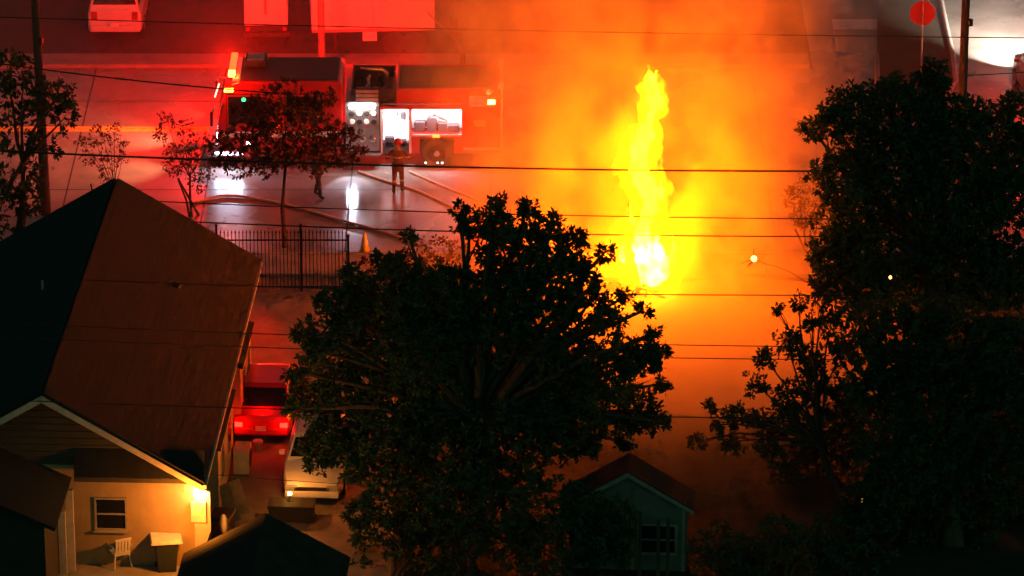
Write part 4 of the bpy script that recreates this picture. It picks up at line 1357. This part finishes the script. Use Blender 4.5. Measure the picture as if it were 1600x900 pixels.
# ------------------------------------------------------------------ fire
FB = Vector((4.2, 0.0, 0.0))
fire = thing('fire', 'tall yellow flame column with white-hot foot burning in the middle of the smoke', 'fire', FB)
prof = [(1015, 112, 4), (1018, 128, 12), (1020, 145, 19), (1022, 160, 20), (1017, 180, 13), (1014, 200, 17), (1006, 222, 24), (1000, 243, 30), (996, 262, 31), (1008, 282, 29), (1018, 303, 28),
        (1018, 325, 25), (1010, 345, 19), (1004, 362, 19), (1006, 382, 33), (1010, 402, 43), (1015, 422, 46), (1018, 440, 42)]
CORE = .62                # solid heart of the flame; the rest is glowing gas
fb = MB()


def tongue(mb, base, r, h, lean):
    """one lick of flame: a drop that swells low and draws out to a swaying point"""
    ph = random.uniform(0, 6.28)
    pts, rad = [], []
    for s in range(9):
        t = s / 8
        pts.append(Vector(base) + Vector((lean[0] * t * t + r * .35 * math.sin(ph + t * 4), lean[1] * t * t + r * .35 * math.cos(ph + t * 4), h * t)))
        rad.append(max(.012, r * (math.sin(math.pi * min(1, (t * .8 + .2)) ** .8)) ** .9 * (1 - t * .35)))
    mb.tube(pts, rad, 9)


for i in range(len(prof) - 1):
    for k in range(4):
        t = k / 4
        x, y, w = [prof[i][j] * (1 - t) + prof[i + 1][j] * t for j in range(3)]
        w *= CORE / 46.4
        c_ = V(x, y, 0) - FB
        o_ = Vector((random.uniform(-1, 1), random.uniform(-1, 1), 0)) * w * .5
        r_ = w * random.uniform(.40, .66)
        c2 = c_ + o_
        c2.z = max(c2.z - r_, .02)
        tongue(fb, c2, r_, r_ * random.uniform(2.6, 4.6), (random.uniform(-.25, .25) * w, random.uniform(-.25, .25) * w))
        fb.ell((c_.x, c_.y, max(c_.z, w * .5)), (w * .62, w * .62, w * .7), 8, 6)
for px, py, h, w in ((988, 240, .9, .10), (1034, 172, .7, .09), (1008, 140, .7, .06), (1034, 312, .8, .10), (988, 352, .7, .09), (1052, 410, 1.0, .13), (972, 410, .8, .13), (1024, 130, .55, .06)):
    tongue(fb, V(px, py, 0) - FB, w, h, (random.uniform(-.1, .1), 0))
fl = fb.build('flame', MATS['bark'], fire)
rm = fl.modifiers.new('remesh', 'REMESH')
rm.mode = 'VOXEL'
rm.voxel_size = .04
sm = fl.modifiers.new('smooth', 'SMOOTH')
sm.iterations = 3
tx = bpy.data.textures.new('flame_lick', 'CLOUDS')
tx.noise_scale = .3
tx.noise_depth = 3
dp = fl.modifiers.new('lick', 'DISPLACE')
dp.texture = tx
dp.texture_coords = 'GLOBAL'
dp.strength = .20
dp.mid_level = .55
m, n, l = nmat('flame_glow')
tc = n.new('ShaderNodeTexCoord')
nz = n.new('ShaderNodeTexNoise')
nz.inputs['Scale'].default_value = 1.7
nz.inputs['Detail'].default_value = 5
l.new(tc.outputs['Object'], nz.inputs['Vector'])
dst = n.new('ShaderNodeVectorMath')
dst.operation = 'DISTANCE'
hot = V(1008, 418, -.8) - FB
dst.inputs[1].default_value = hot
l.new(tc.outputs['Object'], dst.inputs[0])
mr = n.new('ShaderNodeMapRange')
mr.inputs[1].default_value = 1.15
mr.inputs[2].default_value = .3
mr.inputs[3].default_value = 0
mr.inputs[4].default_value = 1
l.new(dst.outputs['Value'], mr.inputs[0])
ml = n.new('ShaderNodeMath')
ml.operation = 'MULTIPLY'
l.new(mr.outputs[0], ml.inputs[0])
l.new(nz.outputs[0], ml.inputs[1])
rp = n.new('ShaderNodeValToRGB')
rp.color_ramp.elements[0].position = .0
rp.color_ramp.elements[0].color = (1, .102, .0002, 1)
rp.color_ramp.elements[1].position = .55
rp.color_ramp.elements[1].color = (1, .22, .006, 1)
l.new(ml.outputs[0], rp.inputs[0])
st = n.new('ShaderNodeMapRange')
st.inputs[1].default_value = .35
st.inputs[2].default_value = .68
st.inputs[3].default_value = FLAME * .35
st.inputs[4].default_value = FLAME * 1.6
l.new(nz.outputs[0], st.inputs[0])
em = n.new('ShaderNodeEmission')
l.new(rp.outputs[0], em.inputs[0])
l.new(st.outputs[0], em.inputs[1])
oo = n.new('ShaderNodeOutputMaterial')
l.new(em.outputs[0], oo.inputs[0])
fl.data.materials.clear()
fl.data.materials.append(m)
# thin glowing gas about the flame
hl = MB()
for i in range(len(prof) - 1):
    x, y, w = prof[i]
    c_ = V(x, y, 0) - FB
    rr = w / 46.4 * .98 + .07
    c_.z = max(c_.z, .2)
    hl.ell(c_, (rr, rr, max(rr * 1.1, .3)), 12, 8)
ho = hl.build('flame_gas', MATS['bark'], fire)
rm = ho.modifiers.new('remesh', 'REMESH')
rm.mode = 'VOXEL'
rm.voxel_size = .09
dp = ho.modifiers.new('lick', 'DISPLACE')
dp.texture = tx
dp.texture_coords = 'GLOBAL'
dp.strength = .5
m, n, l = nmat('flame_gas_glow')
tc = n.new('ShaderNodeTexCoord')
nz = n.new('ShaderNodeTexNoise')
nz.inputs['Scale'].default_value = 2.6
nz.inputs['Detail'].default_value = 4
mpg = n.new('ShaderNodeMapping')
mpg.inputs['Scale'].default_value = (1, 1, .42)
l.new(tc.outputs['Object'], mpg.inputs[0])
l.new(mpg.outputs[0], nz.inputs['Vector'])
mr = n.new('ShaderNodeMapRange')
mr.inputs[1].default_value = .42
mr.inputs[2].default_value = .64
mr.inputs[3].default_value = 1.0
mr.inputs[4].default_value = 34.0
l.new(nz.outputs[0], mr.inputs[0])
em = n.new('ShaderNodeEmission')
em.inputs[0].default_value = (1, .14, .0003, 1)
l.new(mr.outputs[0], em.inputs[1])
oo = n.new('ShaderNodeOutputMaterial')
l.new(em.outputs[0], oo.inputs['Volume'])
m.cycles.volume_step_rate = .6
ho.data.materials.clear()
ho.data.materials.append(m)
# charred heap it burns on
hp = MB()
for k in range(26):
    a_ = random.uniform(0, 6.28)
    r_ = random.uniform(.1, .95)
    hp.box((r_ * math.cos(a_), r_ * .7 * math.sin(a_), random.uniform(.05, .22)), (random.uniform(.3, .9), random.uniform(.05, .12), random.uniform(.05, .1)), rz=random.uniform(0, 3.1), ry=random.uniform(-.3, .3))
hp.build('charred_heap', mat('charcoal', (.012, .01, .009), .95, .4, 6), fire)

# small burning twigs away from the main flame
M_spark = emit('ember_flame', (1, .42, .10), 6)
for px, py, Y, s, lab in ((1178, 406, -8, .12, 'white-hot burning twig tuft hanging beside the flame, before the smoke'),
                          (1346, 782, -17, .10, 'small glowing ember among dark leaves low in the sparse tree'),
                          (1392, 434, -9.5, .07, 'tiny glowing ember pair inside the tall dark tree')):
    c_ = V(px, py, Y)
    t = thing('burning_twig', lab, 'ember', c_, group='burning twigs')
    tw = MB()
    for k in range(9):
        d_ = Vector((random.gauss(0, 1), random.gauss(0, .6), random.gauss(-.6, .8))).normalized() * s * random.uniform(1.8, 4)
        limb(tw, (0, 0, 0), d_, s * .12, s * .03, n=4, seg=3)
    if px == 1178:
        e_ = V(1300, 470, Y + 1.5) - c_
        limb(tw, (0, 0, -.05), e_, .005, .012, n=4)
    tw.build('twig', M_bark, t)
    lk = MB()
    for k in range(5):
        lk.ell((random.uniform(-.4, .4) * s, random.uniform(-.4, .4) * s, s * (.2 + .25 * random.random())), (s * .55, s * .5, s * random.uniform(.5, .9)), 8, 6)
    lk.build('flame', M_spark, t, smooth=True)

# ------------------------------------------------------------------ smoke: a dense plume round the flame and a thin even drift over the street
SX0, SX1, SY0, SY1, SZ1 = -6, 14, -17.5, 11.5, 16.0


def volume_box(name, label, x0, x1, y0, y1, z0, z1):
    o = MB().span(x0, x1, y0, y1, z0, z1).build(name, MATS['bark'])
    o.data.materials.clear()
    o['kind'] = 'stuff'
    o['label'] = label
    return o


smk = volume_box('smoke', 'orange-lit smoke rolling across the street round the flame', SX0, SX1, SY0, SY1, -.5, SZ1)
m, n, l = nmat('smoke_volume')


def math_(op, a, b=None, c=None, clamp=False):
    k = n.new('ShaderNodeMath')
    k.operation = op
    k.use_clamp = clamp
    for i, v_ in enumerate((a, b, c)):
        if v_ is None:
            continue
        if isinstance(v_, (int, float)):
            k.inputs[i].default_value = v_
        else:
            l.new(v_, k.inputs[i])
    return k.outputs[0]


def ramp_(v_, a, b, lo, hi):
    k = n.new('ShaderNodeMapRange')
    k.interpolation_type = 'SMOOTHSTEP'
    l.new(v_, k.inputs[0])
    for i, q_ in enumerate((a, b, lo, hi)):
        k.inputs[i + 1].default_value = q_
    return k.outputs[0]


tc = n.new('ShaderNodeTexCoord')
sp = n.new('ShaderNodeSeparateXYZ')
l.new(tc.outputs['Object'], sp.inputs[0])
x, y, z = sp.outputs
mp = n.new('ShaderNodeMapping')
mp.inputs['Scale'].default_value = (1, 1, .85)
l.new(tc.outputs['Object'], mp.inputs[0])
n1 = n.new('ShaderNodeTexNoise')
n1.inputs['Scale'].default_value = .26
n1.inputs['Detail'].default_value = 4
n1.inputs['Roughness'].default_value = .66
l.new(mp.outputs[0], n1.inputs['Vector'])
nf = n1.outputs[0]
# distance from the plume axis, roughened by the noise
ex = math_('DIVIDE', math_('SUBTRACT', math_('ADD', x, math_('MULTIPLY', z, .16)), 4.4), 8.0)
ey = math_('DIVIDE', math_('SUBTRACT', y, 2.0), 8.0)
rr = math_('SQRT', math_('ADD', math_('MULTIPLY', ex, ex), math_('MULTIPLY', ey, ey)))
rr = math_('ADD', rr, math_('MULTIPLY', math_('SUBTRACT', nf, .5), 2.0))
core = ramp_(rr, 1.05, .25, 0.0, 1.0)
n2 = n.new('ShaderNodeTexNoise')
n2.inputs['Scale'].default_value = .62
n2.inputs['Detail'].default_value = 3
n2.inputs['Roughness'].default_value = .6
l.new(mp.outputs[0], n2.inputs['Vector'])
dens = math_('MULTIPLY', core, ramp_(nf, .40, .62, .03, .34))
dens = math_('MULTIPLY', dens, ramp_(n2.outputs[0], .40, .60, .10, 2.1))          # billows
dens = math_('MULTIPLY', dens, ramp_(y, -1.0, 4.0, 1.0, 2.0))                      # thickest beyond the flame
# low bank of smoke lying towards the outbuilding
gx = math_('DIVIDE', math_('SUBTRACT', x, 5.6), 5.4)
gy = math_('DIVIDE', math_('SUBTRACT', y, -8.0), 8.5)
gz = math_('DIVIDE', math_('SUBTRACT', z, .3), 4.2)
gr_ = math_('SQRT', math_('ADD', math_('ADD', math_('MULTIPLY', gx, gx), math_('MULTIPLY', gy, gy)), math_('MULTIPLY', gz, gz)))
gr_ = math_('ADD', gr_, math_('MULTIPLY', math_('SUBTRACT', n2.outputs[0], .5), 1.2))
bank = math_('MULTIPLY', ramp_(gr_, 1.0, .15, 0, 1), .22)
edge_ = math_('MULTIPLY', ramp_(x, SX0 + .1, SX0 + 4, 0, 1), ramp_(x, SX1 - .1, SX1 - 4, 0, 1))
edge_ = math_('MULTIPLY', edge_, ramp_(y, SY0 + .1, SY0 + 2, 0, 1))
edge_ = math_('MULTIPLY', edge_, ramp_(y, SY1 - .1, SY1 - 2, 0, 1))
fx_, fy_ = math_('SUBTRACT', x, 4.3), math_('MULTIPLY', math_('ADD', y, 2.2), .6)          # hot clear air about the flame itself
fr_ = math_('SQRT', math_('ADD', math_('MULTIPLY', fx_, fx_), math_('MULTIPLY', fy_, fy_)))
dens = math_('MULTIPLY', math_('MULTIPLY', dens, edge_), ramp_(fr_, .6, 3.0, .10, 1))
dens = math_('ADD', dens, math_('MULTIPLY', bank, edge_))
pv_ = n.new('ShaderNodeVolumePrincipled')
pv_.inputs['Color'].default_value = (.97, .86, .55, 1)
pv_.inputs['Anisotropy'].default_value = .1
l.new(dens, pv_.inputs['Density'])
oo = n.new('ShaderNodeOutputMaterial')
l.new(pv_.outputs[0], oo.inputs['Volume'])
m.cycles.volume_step_rate = 1.4
m.cycles.volume_sampling = 'MULTIPLE_IMPORTANCE'
smk.data.materials.append(m)

thin = volume_box('thin_smoke', 'thin drifting smoke over the whole street', -22, 22, 2.5, 34, -1, 9)
m, n, l = nmat('haze_volume')
pv_ = n.new('ShaderNodeVolumePrincipled')
pv_.inputs['Color'].default_value = (.9, .9, .9, 1)
pv_.inputs['Density'].default_value = HAZE
oo = n.new('ShaderNodeOutputMaterial')
l.new(pv_.outputs[0], oo.inputs['Volume'])
m.cycles.homogeneous_volume = True
thin.data.materials.append(m)
